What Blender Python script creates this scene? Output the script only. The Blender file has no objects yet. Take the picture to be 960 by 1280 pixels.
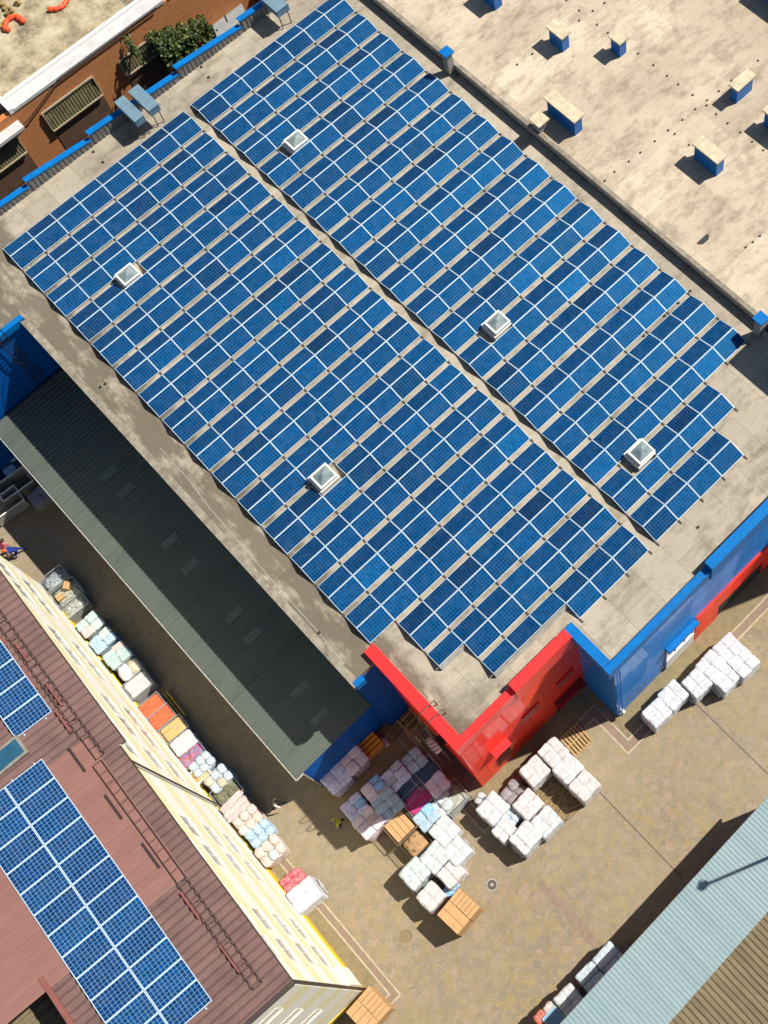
import bpy, bmesh, math, random
from mathutils import Vector, Matrix, noise

random.seed(7)
scene = bpy.context.scene
COL = scene.collection
R_ = math.radians
RZ = 12.3                       # height of the warehouse roof above the yard

# ------------------------------------------------------------------ camera
RM = Matrix(((0.7114767393468364, -0.7012115074955754, -0.04586143395246821),
             (-0.6458324832461744, -0.6267743651870803, -0.43595217481784915),
             (0.2769499105478711, 0.3397886356253183, -0.898800550816148)))
CAM = Vector((-2.40363528, -54.35402231, 69.97812374 + RZ))
F, CX, CY = 1766.2263, 715.4694, 418.5228
cam = bpy.data.cameras.new('camera')
cam_o = bpy.data.objects.new('camera', cam)
COL.objects.link(cam_o)
right, down, fwd = Vector(RM[0]), Vector(RM[1]), Vector(RM[2])
rot = Matrix((right, -down, -fwd)).transposed()
cam_o.matrix_world = Matrix.Translation(CAM) @ rot.to_4x4()
cam.sensor_fit = 'AUTO'
cam.sensor_width = 36
cam.lens = F / 1280 * 36
cam.shift_x = -(CX - 480) / 1280
cam.shift_y = -(640 - CY) / 1280
cam.clip_start = 1
cam.clip_end = 2000
scene.camera = cam_o


def ray(x, y):
    return RM.transposed() @ Vector(((x - CX) / F, (y - CY) / F, 1.0))


def at(x, y, z=0.0):
    d = ray(x, y)
    return CAM + d * ((z - CAM.z) / d.z)


def on_x(x, y, X):
    d = ray(x, y)
    return CAM + d * ((X - CAM.x) / d.x)


def on_y(x, y, Y):
    d = ray(x, y)
    return CAM + d * ((Y - CAM.y) / d.y)


def crop(x0, y0, s):
    return lambda x, y: (x0 + x / s, y0 + y / s)


# ------------------------------------------------------------------ light
sun_vec = Vector((0.635, -0.272, 1.0)).normalized()
world = bpy.data.worlds.new('World')
scene.world = world
world.use_nodes = True
nt = world.node_tree
sky = nt.nodes.new('ShaderNodeTexSky')
sky.sky_type = 'NISHITA'
sky.sun_disc = False
sky.sun_elevation = math.asin(sun_vec.z)
sky.sun_rotation = math.atan2(sun_vec.x, sun_vec.y)
bg = nt.nodes['Background']
bg.inputs['Strength'].default_value = 0.058
nt.links.new(sky.outputs[0], bg.inputs['Color'])
sl = bpy.data.lights.new('sun', 'SUN')
sl.energy = 5.0
sl.angle = R_(0.53)
sl.color = (1.0, 0.95, 0.86)
so = bpy.data.objects.new('sun', sl)
COL.objects.link(so)
so.location = (40, -20, 90)
so.rotation_euler = sun_vec.to_track_quat('Z', 'Y').to_euler()
scene.view_settings.view_transform = 'Standard'
scene.view_settings.look = 'None'
scene.view_settings.exposure = 0.45
scene.view_settings.gamma = 1.0


# ------------------------------------------------------------------ materials
class NB:
    def __init__(s, name):
        s.m = bpy.data.materials.new(name)
        s.m.use_nodes = True
        s.t = s.m.node_tree
        s.b = s.t.nodes['Principled BSDF']

    def n(s, typ, **kw):
        nd = s.t.nodes.new('ShaderNode' + typ)
        for k, v in kw.items():
            setattr(nd, k, v)
        return nd

    def l(s, a, b):
        s.t.links.new(a, b)

    def coords(s, kind='Object', scale=(1, 1, 1), rot=(0, 0, 0)):
        tc = s.n('TexCoord')
        mp = s.n('Mapping')
        mp.inputs['Scale'].default_value = scale
        mp.inputs['Rotation'].default_value = rot
        s.l(tc.outputs[kind], mp.inputs[0])
        return mp.outputs[0]

    def noise(s, co, scale, detail=4, rough=0.6):
        nd = s.n('TexNoise')
        nd.inputs['Scale'].default_value = scale
        nd.inputs['Detail'].default_value = detail
        nd.inputs['Roughness'].default_value = rough
        s.l(co, nd.inputs['Vector'])
        return nd.outputs['Fac']

    def ramp(s, fac, stops):
        nd = s.n('ValToRGB')
        e = nd.color_ramp.elements
        while len(e) < len(stops):
            e.new(0.5)
        for el, (p, c) in zip(e, stops):
            el.position = p
            el.color = (*c, 1) if len(c) == 3 else c
        s.l(fac, nd.inputs[0])
        return nd.outputs[0]

    def mix(s, fac, a, b, mode='MIX'):
        nd = s.n('Mix', data_type='RGBA', blend_type=mode)
        for sock, v in ((nd.inputs[0], fac), (nd.inputs[6], a), (nd.inputs[7], b)):
            if isinstance(v, (int, float)):
                sock.default_value = v
            elif isinstance(v, tuple):
                sock.default_value = (*v, 1)
            else:
                s.l(v, sock)
        return nd.outputs[2]

    def math(s, op, a, b=None, c=None):
        nd = s.n('Math', operation=op)
        for i, v in enumerate((a, b, c)):
            if v is None:
                continue
            if isinstance(v, (int, float)):
                nd.inputs[i].default_value = v
            else:
                s.l(v, nd.inputs[i])
        return nd.outputs[0]

    def bump(s, h, strength=0.3, dist=0.02):
        nd = s.n('Bump')
        nd.inputs['Strength'].default_value = strength
        nd.inputs['Distance'].default_value = dist
        s.l(h, nd.inputs['Height'])
        s.l(nd.outputs[0], s.b.inputs['Normal'])

    def color(s, c):
        if isinstance(c, tuple):
            s.b.inputs['Base Color'].default_value = (*c, 1)
        else:
            s.l(c, s.b.inputs['Base Color'])

    def set(s, rough=0.6, metal=0.0, spec=0.5):
        s.b.inputs['Roughness'].default_value = rough
        s.b.inputs['Metallic'].default_value = metal
        s.b.inputs['Specular IOR Level'].default_value = spec
        return s.m


def simple(name, c1, c2=None, scale=3.0, rough=0.6, metal=0.0, spec=0.4, bump=0.0, lo=0.35, hi=0.65, cs=(1, 1, 1)):
    b = NB(name)
    if c2 is None:
        c2 = tuple(v * 0.8 for v in c1)
    co = b.coords(scale=cs)
    f = b.noise(co, scale, 5, 0.65)
    b.color(b.ramp(f, [(lo, c1), (hi, c2)]))
    if bump:
        b.bump(f, bump)
    return b.set(rough, metal, spec)


def roof_felt(name, light, dark, stain, seam, shift=0.0, grime_x=None):
    b = NB(name)
    co = b.coords()
    big = b.noise(co, 0.16, 5, 0.6)
    col = b.ramp(big, [(0.36, light), (0.66, dark)])
    st = b.noise(b.coords(scale=(0.62, 1.15, 1), rot=(0, 0, shift)), 0.62, 9, 0.74)
    col = b.mix(b.ramp(st, [(0.49, (0, 0, 0)), (0.57, (0.38, 0.38, 0.38)), (0.70, (0.9, 0.9, 0.9))]), col, stain)
    streak = b.noise(b.coords(scale=(0.8, 2.0, 1), rot=(0, 0, shift)), 1.0, 7, 0.72)
    col = b.mix(b.ramp(streak, [(0.50, (0, 0, 0)), (0.68, (0.45, 0.45, 0.45))]), col, stain)
    blotch = b.noise(co, 0.8, 7, 0.74)
    col = b.mix(b.ramp(blotch, [(0.62, (0, 0, 0)), (0.70, (0.55, 0.55, 0.55))]), col, tuple(v * 0.8 for v in stain))
    pale = b.noise(b.coords(scale=(0.7, 1.3, 1)), 1.7, 7, 0.74)
    col = b.mix(b.ramp(pale, [(0.60, (0, 0, 0)), (0.74, (0.6, 0.6, 0.6))]), col, tuple(min(.8, v * 1.3) for v in light))
    if grime_x is not None:
        # dirty water-worn belt along the low edge of the roof
        sx = b.n('SeparateXYZ')
        b.l(co, sx.inputs[0])
        gn = b.noise(b.coords(scale=(1.2, 0.45, 1)), 1.0, 5, 0.65)
        edge = b.math('SUBTRACT', grime_x, sx.outputs[0])
        m_ = b.math('MULTIPLY', b.math('MULTIPLY_ADD', gn, 4.2, -1.35), b.math('SMOOTH_MIN', b.math('MAXIMUM', edge, 0.0), 1.0, 0.4))
        col = b.mix(b.ramp(m_, [(0.1, (0, 0, 0)), (0.8, (0.9, 0.9, 0.9))]), col, tuple(v * .75 for v in stain))
    fine = b.noise(co, 9.0, 4, 0.7)
    col = b.mix(b.ramp(fine, [(0.3, (0, 0, 0)), (0.75, (0.35, 0.35, 0.35))]), col, tuple(v * 0.7 for v in dark))
    br = b.n('TexBrick')
    br.inputs['Scale'].default_value = 1.0
    br.inputs['Brick Width'].default_value = 7.0
    br.inputs['Row Height'].default_value = 1.95 if grime_x is not None else 2.7
    br.inputs['Mortar Size'].default_value = 0.022
    br.inputs['Mortar Smooth'].default_value = 0.6
    br.inputs['Color1'].default_value = (1, 1, 1, 1)
    br.inputs['Color2'].default_value = (0.82, 0.81, 0.80, 1)
    br.inputs['Mortar'].default_value = (*seam, 1)
    wob = b.n('TexNoise')
    wob.inputs['Scale'].default_value = 0.7
    vm = b.n('VectorMath', operation='SCALE')
    vm.inputs['Scale'].default_value = 0.12
    b.l(wob.outputs['Color'], vm.inputs[0])
    va = b.n('VectorMath', operation='ADD')
    cob = b.coords(rot=(0, 0, R_(90) if grime_x is not None else 0))
    b.l(cob, va.inputs[0]); b.l(vm.outputs[0], va.inputs[1])
    b.l(va.outputs[0], br.inputs['Vector'])
    col = b.mix(1.0, col, br.outputs['Color'], 'MULTIPLY')
    b.color(col)
    b.bump(fine, 0.25, 0.03)
    return b.set(0.9, 0, 0.2)


def cladding(name, base, pitch, joint=0.55, coat=0.3):
    """coated sheet cladding: narrow joints every `pitch` metres along x and y, slight waviness per sheet"""
    b = NB(name)
    tc = b.n('TexCoord')
    sx = b.n('SeparateXYZ')
    b.l(tc.outputs['Object'], sx.inputs[0])
    along = b.math('ADD', sx.outputs[0], sx.outputs[1])
    fr = b.math('FRACT', b.math('DIVIDE', along, pitch))
    line = b.math('LESS_THAN', fr, 0.022 / pitch * 1.15)
    cell = b.math('FLOOR', b.math('DIVIDE', along, pitch))
    wn = b.n('TexWhiteNoise', noise_dimensions='1D')
    b.l(cell, wn.inputs['W'])
    tint = b.math('MULTIPLY_ADD', wn.outputs['Value'], 0.22, 0.88)
    cc = b.n('CombineColor')
    for i in range(3):
        b.l(tint, cc.inputs[i])
    col = b.mix(1.0, base, cc.outputs[0], 'MULTIPLY')
    dirt = b.noise(b.coords(scale=(1, 1, 0.25)), 1.1, 5, 0.7)
    col = b.mix(b.ramp(dirt, [(0.5, (0, 0, 0)), (0.8, (0.3, 0.3, 0.3))]), col, tuple(v * 0.7 + 0.008 for v in base))
    col = b.mix(line, col, tuple(v * joint for v in base))
    b.color(col)
    b.bump(b.noise(b.coords(), 0.5, 2, 0.5), 0.35, 0.25)
    b.b.inputs['Coat Weight'].default_value = coat
    b.b.inputs['Coat Roughness'].default_value = 0.035
    return b.set(0.45, 0, 0.06)


M = {}
M['roof'] = roof_felt('weathered_felt', (0.45, 0.395, 0.31), (0.36, 0.315, 0.245), (0.15, 0.125, 0.09), (0.62, 0.60, 0.56), 0.0, -10.6)
M['roof2'] = roof_felt('pale_felt', (0.60, 0.505, 0.38), (0.47, 0.39, 0.29), (0.20, 0.16, 0.11), (0.78, 0.75, 0.70), 0.4)
M['edge'] = simple('felt_edge', (0.30, 0.265, 0.205), (0.15, 0.13, 0.10), 2.0, 0.9)
M['red'] = cladding('red_sheet', (0.95, 0.040, 0.020), 1.12)
M['red_trim'] = simple('red_trim', (0.86, 0.03, 0.028), (0.78, 0.025, 0.025), 2, 0.35)
M['red_dark'] = simple('red_recess', (0.28, 0.012, 0.012), (0.2, 0.01, 0.01), 2, 0.5)
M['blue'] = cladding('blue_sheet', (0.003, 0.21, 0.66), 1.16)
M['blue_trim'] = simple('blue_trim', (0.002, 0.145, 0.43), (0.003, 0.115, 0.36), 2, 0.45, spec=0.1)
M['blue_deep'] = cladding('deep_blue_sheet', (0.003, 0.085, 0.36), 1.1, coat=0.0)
M['fascia_grey'] = simple('grey_ribbed_sheet', (0.22, 0.21, 0.19), (0.10, 0.10, 0.10), 2.4, 0.7, cs=(3.5, 3.5, 0.3))
M['canopy'] = simple('dark_green_grey_sheet', (0.092, 0.108, 0.092), (0.07, 0.085, 0.074), 0.6, 0.5, cs=(0.4, 2, 1))
M['canopy_lap'] = simple('lapped_sheet_edge', (0.06, 0.072, 0.062), (0.08, 0.09, 0.07), 2.0, 0.6)
M['painted_light'] = simple('reflected_light_tint', (0.15, 0.17, 0.155), (0.10, 0.12, 0.105), 2.5, 0.35)  # paler canopy tone standing in for sunlight reflected off the windows opposite
M['flash'] = simple('pale_flashing', (0.42, 0.42, 0.38), (0.30, 0.30, 0.27), 3, 0.5)
M['white'] = simple('white_paint', (0.80, 0.78, 0.73), (0.70, 0.68, 0.63), 3, 0.5)
M['white_wall'] = simple('whitewashed_render', (0.56, 0.55, 0.54), (0.44, 0.43, 0.42), 1.6, 0.85)
M['cream'] = simple('cream_render', (0.80, 0.77, 0.68), (0.76, 0.73, 0.63), 0.8, 0.85)
M['yellow'] = simple('pale_yellow_render', (0.78, 0.71, 0.43), (0.74, 0.67, 0.39), 0.8, 0.85)
M['deep_yellow'] = simple('deep_yellow_plinth', (0.74, 0.50, 0.025), (0.62, 0.42, 0.03), 1.2, 0.8)
M['tile'] = simple('brown_metal_tile', (0.185, 0.108, 0.094), (0.135, 0.08, 0.07), 0.9, 0.45, bump=0.1)
M['smooth_tile'] = simple('red_brown_sheet', (0.225, 0.105, 0.085), (0.19, 0.088, 0.072), 0.7, 0.5, cs=(0.5, 3, 1))
M['dark_brown'] = simple('dark_brown_metal', (0.045, 0.028, 0.024), None, 2, 0.5)
M['bar_brown'] = simple('red_brown_bar', (0.24, 0.085, 0.07), None, 2, 0.5)
M['glass'] = simple('window_glass', (0.10, 0.13, 0.15), (0.16, 0.18, 0.18), 0.7, 0.12, spec=0.7)
M['pale_glass'] = simple('blind_behind_glass', (0.46, 0.46, 0.42), (0.34, 0.35, 0.33), 1.3, 0.15, spec=0.7)
M['dome'] = simple('skylight_acrylic', (0.26, 0.31, 0.30), (0.12, 0.17, 0.19), 1.8, 0.12, spec=0.7)
M['win_frame'] = simple('window_frame_cream', (0.72, 0.68, 0.58), (0.66, 0.62, 0.52), 2, 0.5)
M['win_pane'] = simple('beige_grey_pane', (0.44, 0.44, 0.40), (0.33, 0.34, 0.32), 1.3, 0.2, spec=0.6)  # beige-grey pane tone with random mottling
M['chim_blue'] = simple('bright_blue_sheet', (0.003, 0.14, 0.46), (0.003, 0.11, 0.38), 2, 0.45)
M['cap'] = simple('pale_cement_cap', (0.56, 0.49, 0.34), (0.42, 0.36, 0.25), 2.2, 0.9)
M['old_frame'] = simple('grey_brown_flashing', (0.20, 0.17, 0.13), (0.26, 0.25, 0.22), 3, 0.5)
M['blue_pane'] = simple('blue_roof_glass', (0.015, 0.07, 0.13), (0.03, 0.10, 0.16), 1.5, 0.25, spec=0.2)
M['fence'] = simple('dark_red_brown_rail', (0.05, 0.028, 0.022), None, 3, 0.6)
M['black'] = simple('black_metal', (0.018, 0.018, 0.018), None, 3, 0.5)
M['iron'] = simple('iron', (0.06, 0.05, 0.045), (0.09, 0.065, 0.05), 5, 0.6)
M['grey_metal'] = simple('galvanised', (0.34, 0.37, 0.38), (0.26, 0.29, 0.30), 2, 0.4, 0.3)
M['hood'] = simple('blue_grey_hood', (0.19, 0.29, 0.35), (0.14, 0.23, 0.30), 2, 0.35, 0.2)
M['awning'] = simple('dirty_olive_sheet', (0.22, 0.19, 0.09), (0.12, 0.105, 0.055), 2.2, 0.85)
M['shed'] = simple('pale_blue_sheet', (0.245, 0.325, 0.34), (0.205, 0.285, 0.305), 0.5, 0.5, cs=(3, 0.15, 1))
M['brown_sheet'] = simple('olive_brown_sheet', (0.20, 0.155, 0.085), (0.13, 0.10, 0.058), 1.2, 0.85, cs=(2.5, 0.4, 1))
M['wood'] = simple('pallet_wood', (0.42, 0.27, 0.12), (0.30, 0.19, 0.085), 5, 0.8, cs=(1, 6, 1))
M['old_wood'] = simple('weathered_wood', (0.25, 0.17, 0.085), (0.16, 0.11, 0.06), 5, 0.85)
M['card'] = simple('cardboard', (0.50, 0.30, 0.135), (0.44, 0.26, 0.115), 2.5, 0.8)
M['card_tape'] = simple('cardboard_tape', (0.34, 0.19, 0.08), None, 2.5, 0.5)
M['yellow_paint'] = simple('yellow_paint', (0.66, 0.42, 0.03), (0.52, 0.33, 0.03), 4, 0.5)
M['orange'] = simple('orange_plastic', (0.80, 0.10, 0.025), (0.68, 0.07, 0.02), 6, 0.45)
M['orange2'] = simple('orange_film', (0.62, 0.30, 0.03), (0.46, 0.20, 0.02), 5, 0.4)
M['amber'] = simple('amber_tubes', (0.66, 0.28, 0.015), (0.52, 0.20, 0.01), 3, 0.45)
M['bark'] = simple('bark', (0.10, 0.07, 0.045), None, 4, 0.9)
M['skin'] = simple('skin', (0.45, 0.25, 0.17), None, 5, 0.55)
M['concrete'] = simple('grey_concrete', (0.34, 0.32, 0.28), (0.24, 0.225, 0.20), 1.5, 0.9)
M['soil'] = simple('ochre_soil', (0.30, 0.20, 0.07), (0.22, 0.15, 0.06), 2, 0.95)
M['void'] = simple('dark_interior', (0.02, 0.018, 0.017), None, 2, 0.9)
M['door_brown'] = simple('brown_door', (0.15, 0.085, 0.05), (0.10, 0.058, 0.036), 1.6, 0.7)
M['tar'] = simple('tar', (0.03, 0.026, 0.02), None, 3, 0.6)


def leaf_mat():
    b = NB('ivy_leaf')
    oi = b.n('NewGeometry')
    b.color(b.ramp(oi.outputs['Random Per Island'], [(0.0, (0.010, 0.022, 0.004)), (0.5, (0.035, 0.062, 0.008)), (1.0, (0.10, 0.13, 0.02))]))
    return b.set(0.6)


M['leaf'] = leaf_mat()


def brick_mat():
    b = NB('old_brick')
    co = b.coords()
    sx = b.n('SeparateXYZ')
    b.l(co, sx.inputs[0])
    cx = b.n('CombineXYZ')
    b.l(b.math('ADD', sx.outputs[0], sx.outputs[1]), cx.inputs[0])
    b.l(sx.outputs[2], cx.inputs[1])
    br = b.n('TexBrick')
    for k, v in (('Scale', 1.0), ('Brick Width', 0.26), ('Row Height', 0.085), ('Mortar Size', 0.012)):
        br.inputs[k].default_value = v
    br.inputs['Color1'].default_value = (0.62, 0.21, 0.055, 1)
    br.inputs['Color2'].default_value = (0.44, 0.145, 0.04, 1)
    br.inputs['Mortar'].default_value = (0.40, 0.22, 0.10, 1)
    b.l(cx.outputs[0], br.inputs['Vector'])
    f = b.noise(co, 0.9, 6, 0.7)
    col = b.mix(b.ramp(f, [(0.50, (0, 0, 0)), (0.72, (0.7, 0.7, 0.7))]), br.outputs['Color'], (0.50, 0.20, 0.06))
    f2 = b.noise(co, 0.5, 5, 0.75)
    col = b.mix(b.ramp(f2, [(0.64, (0, 0, 0)), (0.72, (0.7, 0.7, 0.7))]), col, (0.62, 0.48, 0.38))
    b.color(col)
    b.bump(f, 0.4, 0.03)
    return b.set(0.9)


M['brick'] = brick_mat()


def lichen_mat():
    b = NB('lichen_roof')
    co = b.coords()
    f = b.noise(co, 0.8, 8, 0.72)
    col = b.ramp(f, [(0.36, (0.15, 0.125, 0.08)), (0.5, (0.34, 0.285, 0.175)), (0.64, (0.46, 0.41, 0.29))])
    g = b.noise(co, 0.35, 6, 0.7)
    col = b.mix(b.ramp(g, [(0.55, (0, 0, 0)), (0.7, (0.75, 0.75, 0.75))]), col, (0.20, 0.165, 0.12))
    b.color(col)
    b.bump(f, 0.5, 0.05)
    return b.set(0.95)


M['lichen'] = lichen_mat()


def paving_mat():
    b = NB('mossy_paving')
    co = b.coords()
    vo = b.n('TexVoronoi', feature='F1')
    vo.inputs['Scale'].default_value = 3.1
    dn = b.n('TexNoise')
    dn.inputs['Scale'].default_value = 3.2
    dn.inputs['Detail'].default_value = 6
    b.l(co, dn.inputs['Vector'])
    va = b.n('VectorMath', operation='MULTIPLY_ADD')
    va.inputs[1].default_value = (0.8, 0.8, 0.8)
    b.l(dn.outputs['Color'], va.inputs[0]); b.l(co, va.inputs[2])
    b.l(va.outputs[0], vo.inputs['Vector'])
    sc = b.n('SeparateColor')
    b.l(vo.outputs['Color'], sc.inputs[0])
    patch = b.ramp(sc.outputs[0], [(0.0, (0.21, 0.185, 0.15)), (0.25, (0.29, 0.235, 0.18)), (0.5, (0.335, 0.25, 0.125)), (0.72, (0.235, 0.20, 0.145)), (1.0, (0.37, 0.265, 0.205))])
    big = b.noise(co, 0.12, 5, 0.6)
    col = b.mix(b.ramp(big, [(0.38, (0.6, 0.6, 0.6)), (0.62, (0.1, 0.1, 0.1))]), patch, (0.355, 0.295, 0.20))
    mid = b.noise(co, 1.4, 6, 0.7)
    col = b.mix(b.ramp(mid, [(0.42, (0, 0, 0)), (0.68, (0.42, 0.42, 0.42))]), col, (0.20, 0.155, 0.08))
    br = b.n('TexBrick')
    for k, v in (('Scale', 1.0), ('Brick Width', 0.30), ('Row Height', 0.15), ('Mortar Size', 0.016), ('Mortar Smooth', 0.3)):
        br.inputs[k].default_value = v
    br.inputs['Color1'].default_value = (1, 1, 1, 1)
    br.inputs['Color2'].default_value = (0.80, 0.79, 0.78, 1)
    br.inputs['Mortar'].default_value = (0.50, 0.49, 0.40, 1)
    b.l(co, br.inputs['Vector'])
    col = b.mix(0.3, col, br.outputs['Color'], 'MULTIPLY')
    fine = b.noise(co, 12, 4, 0.7)
    col = b.mix(b.ramp(fine, [(0.35, (0.0, 0.0, 0.0)), (0.7, (0.4, 0.4, 0.4))]), col, (0.136, 0.115, 0.067))
    b.color(col)
    b.bump(mid, 0.3, 0.03)
    return b.set(0.92, 0, 0.15)


M['paving'] = paving_mat()
M['strip_red'] = simple('reddish_paver', (0.25, 0.18, 0.13), (0.20, 0.145, 0.105), 3, 0.9)
M['strip_edge'] = simple('pale_kerb', (0.44, 0.37, 0.26), (0.34, 0.28, 0.19), 3, 0.9)
M['worn'] = simple('damp_worn_setts', (0.27, 0.19, 0.09), (0.11, 0.08, 0.04), 2.2, 0.9, lo=0.42, hi=0.58, cs=(1.0, 3.2, 1))
M['moss'] = simple('mossy_joint_paving', (0.17, 0.145, 0.075), (0.24, 0.185, 0.11), 2.5, 0.95)


def cell_mat(name, line_col, line_w, stops):
    b = NB(name)
    tc = b.n('TexCoord')
    sx = b.n('SeparateXYZ')
    b.l(tc.outputs['UV'], sx.inputs[0])

    def lines(sock, n, w):
        fr = b.math('FRACT', b.math('MULTIPLY', sock, n))
        return b.math('GREATER_THAN', b.math('ABSOLUTE', b.math('SUBTRACT', fr, 0.5)), 0.5 - w)
    lx = lines(sx.outputs[0], 10, line_w / 2)
    ly = lines(sx.outputs[1], 6, line_w / 2)
    ln = b.math('MAXIMUM', lx, ly)
    oi = b.n('ObjectInfo')
    col = b.ramp(oi.outputs['Random'], stops)
    co = b.coords('Object')
    va = b.n('VectorMath', operation='ADD')
    b.l(co, va.inputs[0]); b.l(oi.outputs['Location'], va.inputs[1])
    grain = b.noise(va.outputs[0], 7, 3, 0.6)
    col = b.mix(b.ramp(grain, [(0.35, (0, 0, 0)), (0.7, (0.5, 0.5, 0.5))]), col, (0.004, 0.03, 0.12))
    # silicon tone differs a little from cell to cell
    fl = b.n('CombineXYZ')
    b.l(b.math('FLOOR', b.math('MULTIPLY', sx.outputs[0], 10)), fl.inputs[0])
    b.l(b.math('FLOOR', b.math('MULTIPLY', sx.outputs[1], 6)), fl.inputs[1])
    b.l(b.math('MULTIPLY', oi.outputs['Random'], 91.0), fl.inputs[2])
    wn = b.n('TexWhiteNoise', noise_dimensions='3D')
    b.l(fl.outputs[0], wn.inputs['Vector'])
    v = b.math('MULTIPLY_ADD', wn.outputs['Value'], 0.5, 0.75)
    cc = b.n('CombineColor')
    for i in range(3):
        b.l(v, cc.inputs[i])
    col = b.mix(1.0, col, cc.outputs[0], 'MULTIPLY')
    col = b.mix(ln, col, line_col)
    # thin uneven dust, with runs along the slope
    du = b.noise(va.outputs[0], 1.6, 6, 0.7)
    dr = b.n('Mapping'); dr.inputs['Scale'].default_value = (5, .6, 1); b.l(va.outputs[0], dr.inputs[0])
    dv = b.noise(dr.outputs[0], 2.2, 4, 0.7)
    dust = b.math('MULTIPLY', b.ramp(du, [(0.42, (0, 0, 0)), (0.75, (1, 1, 1))]), b.ramp(dv, [(0.35, (0.03, 0.03, 0.03)), (0.75, (0.085, 0.085, 0.085))]))
    col = b.mix(dust, col, (0.30, 0.30, 0.27))
    b.color(col)
    # blue anti-reflection coating: the glance off a cell is itself blue
    b.b.inputs['Specular Tint'].default_value = (0.03, 0.42, 1.0, 1)
    return b.set(0.36, 0, 0.20)


BL = [(0.0, (0.002, 0.010, 0.045)), (0.07, (0.002, 0.014, 0.060)), (0.14, (0.0012, 0.025, 0.092)), (0.6, (0.0012, 0.034, 0.116)), (0.95, (0.0012, 0.045, 0.145)), (1.0, (0.0012, 0.072, 0.21))]
M['cell'] = cell_mat('solar_cells', (0.02, 0.13, 0.25), 0.08, BL)
M['cell_big'] = cell_mat('solar_cells_wide_grid', (0.17, 0.32, 0.44), 0.075, [(0.0, (0.002, 0.028, 0.115)), (1.0, (0.002, 0.045, 0.155))])
M['alu'] = simple('white_aluminium', (0.50, 0.61, 0.68), (0.43, 0.54, 0.61), 3, 0.4, 0.0)


def sack_mat(name, base, tint, amt=0.62, rough=0.38):
    b = NB(name)
    oi = b.n('ObjectInfo')
    co = b.coords('Object')
    va = b.n('VectorMath', operation='ADD')
    vs = b.n('VectorMath', operation='SCALE')
    vs.inputs['Scale'].default_value = 3.7
    b.l(oi.outputs['Location'], vs.inputs[0])
    b.l(co, va.inputs[0]); b.l(vs.outputs[0], va.inputs[1])
    f = b.noise(va.outputs[0], 4.5, 6, 0.7)
    col = b.ramp(f, [(0.42, base), (amt, tint)])
    g = b.noise(va.outputs[0], 14, 3, 0.7)
    col = b.mix(b.ramp(g, [(0.55, (0, 0, 0)), (0.72, (0.55, 0.55, 0.55))]), col, tuple(v * 0.55 for v in tint))
    b.color(col)
    b.bump(b.noise(va.outputs[0], 7, 6, 0.75), 0.9, 0.09)
    return b.set(rough, 0, 0.5)


S = {
    'white': sack_mat('white_film', (0.62, 0.635, 0.65), (0.44, 0.45, 0.47), 0.68),
    'white_pink': sack_mat('white_pink_film', (0.64, 0.62, 0.615), (0.46, 0.38, 0.365), 0.74),
    'white_blue': sack_mat('white_blue_film', (0.58, 0.63, 0.66), (0.28, 0.39, 0.48), 0.70),
    'white_green': sack_mat('white_green_film', (0.59, 0.64, 0.63), (0.34, 0.42, 0.42), 0.70),
    'lavender': sack_mat('lavender_sack', (0.80, 0.79, 0.93), (0.45, 0.50, 0.82)),
    'mauve': sack_mat('mauve_sack', (0.86, 0.76, 0.78), (0.66, 0.52, 0.62)),
    'blue_sack': sack_mat('blue_sack', (0.36, 0.62, 0.90), (0.14, 0.36, 0.68)),
    'pale_blue': sack_mat('pale_blue_sack', (0.50, 0.63, 0.70), (0.26, 0.42, 0.55)),
    'teal': sack_mat('teal_sack', (0.54, 0.62, 0.59), (0.30, 0.46, 0.44)),
    'pink': sack_mat('pink_sack', (0.66, 0.56, 0.53), (0.54, 0.38, 0.36)),
    'salmon': sack_mat('salmon_sack', (0.66, 0.60, 0.54), (0.54, 0.40, 0.34)),
    'ivory': sack_mat('ivory_sack', (0.58, 0.54, 0.42), (0.46, 0.40, 0.28)),
    'grey': sack_mat('grey_film', (0.36, 0.34, 0.35), (0.20, 0.18, 0.20)),
    'clear': sack_mat('clear_film', (0.50, 0.50, 0.44), (0.26, 0.26, 0.20)),
    'navy': sack_mat('navy_film', (0.035, 0.10, 0.20), (0.012, 0.04, 0.10)),
    'magenta': sack_mat('magenta_film', (0.55, 0.03, 0.20), (0.36, 0.02, 0.13)),
    'red_film': sack_mat('red_film', (0.58, 0.04, 0.07), (0.62, 0.35, 0.36)),
    'orange_film': sack_mat('orange_sheet', (0.82, 0.11, 0.03), (0.70, 0.16, 0.07)),
    'amber_film': sack_mat('amber_sheet', (0.70, 0.36, 0.08), (0.64, 0.50, 0.30)),
    'olive': sack_mat('olive_scrap', (0.22, 0.21, 0.13), (0.12, 0.115, 0.07)),
    'teal_pink': sack_mat('teal_and_pink_scrap', (0.04, 0.34, 0.40), (0.62, 0.08, 0.25), 0.58),
    'silver': sack_mat('silver_scrap', (0.46, 0.48, 0.48), (0.14, 0.18, 0.25), 0.6),
    'card_scrap': sack_mat('cardboard_scrap', (0.50, 0.31, 0.15), (0.36, 0.21, 0.10), 0.7, 0.8),
    'red_blue': sack_mat('red_film_faded', (0.55, 0.10, 0.06), (0.45, 0.20, 0.16)),
}


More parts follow.
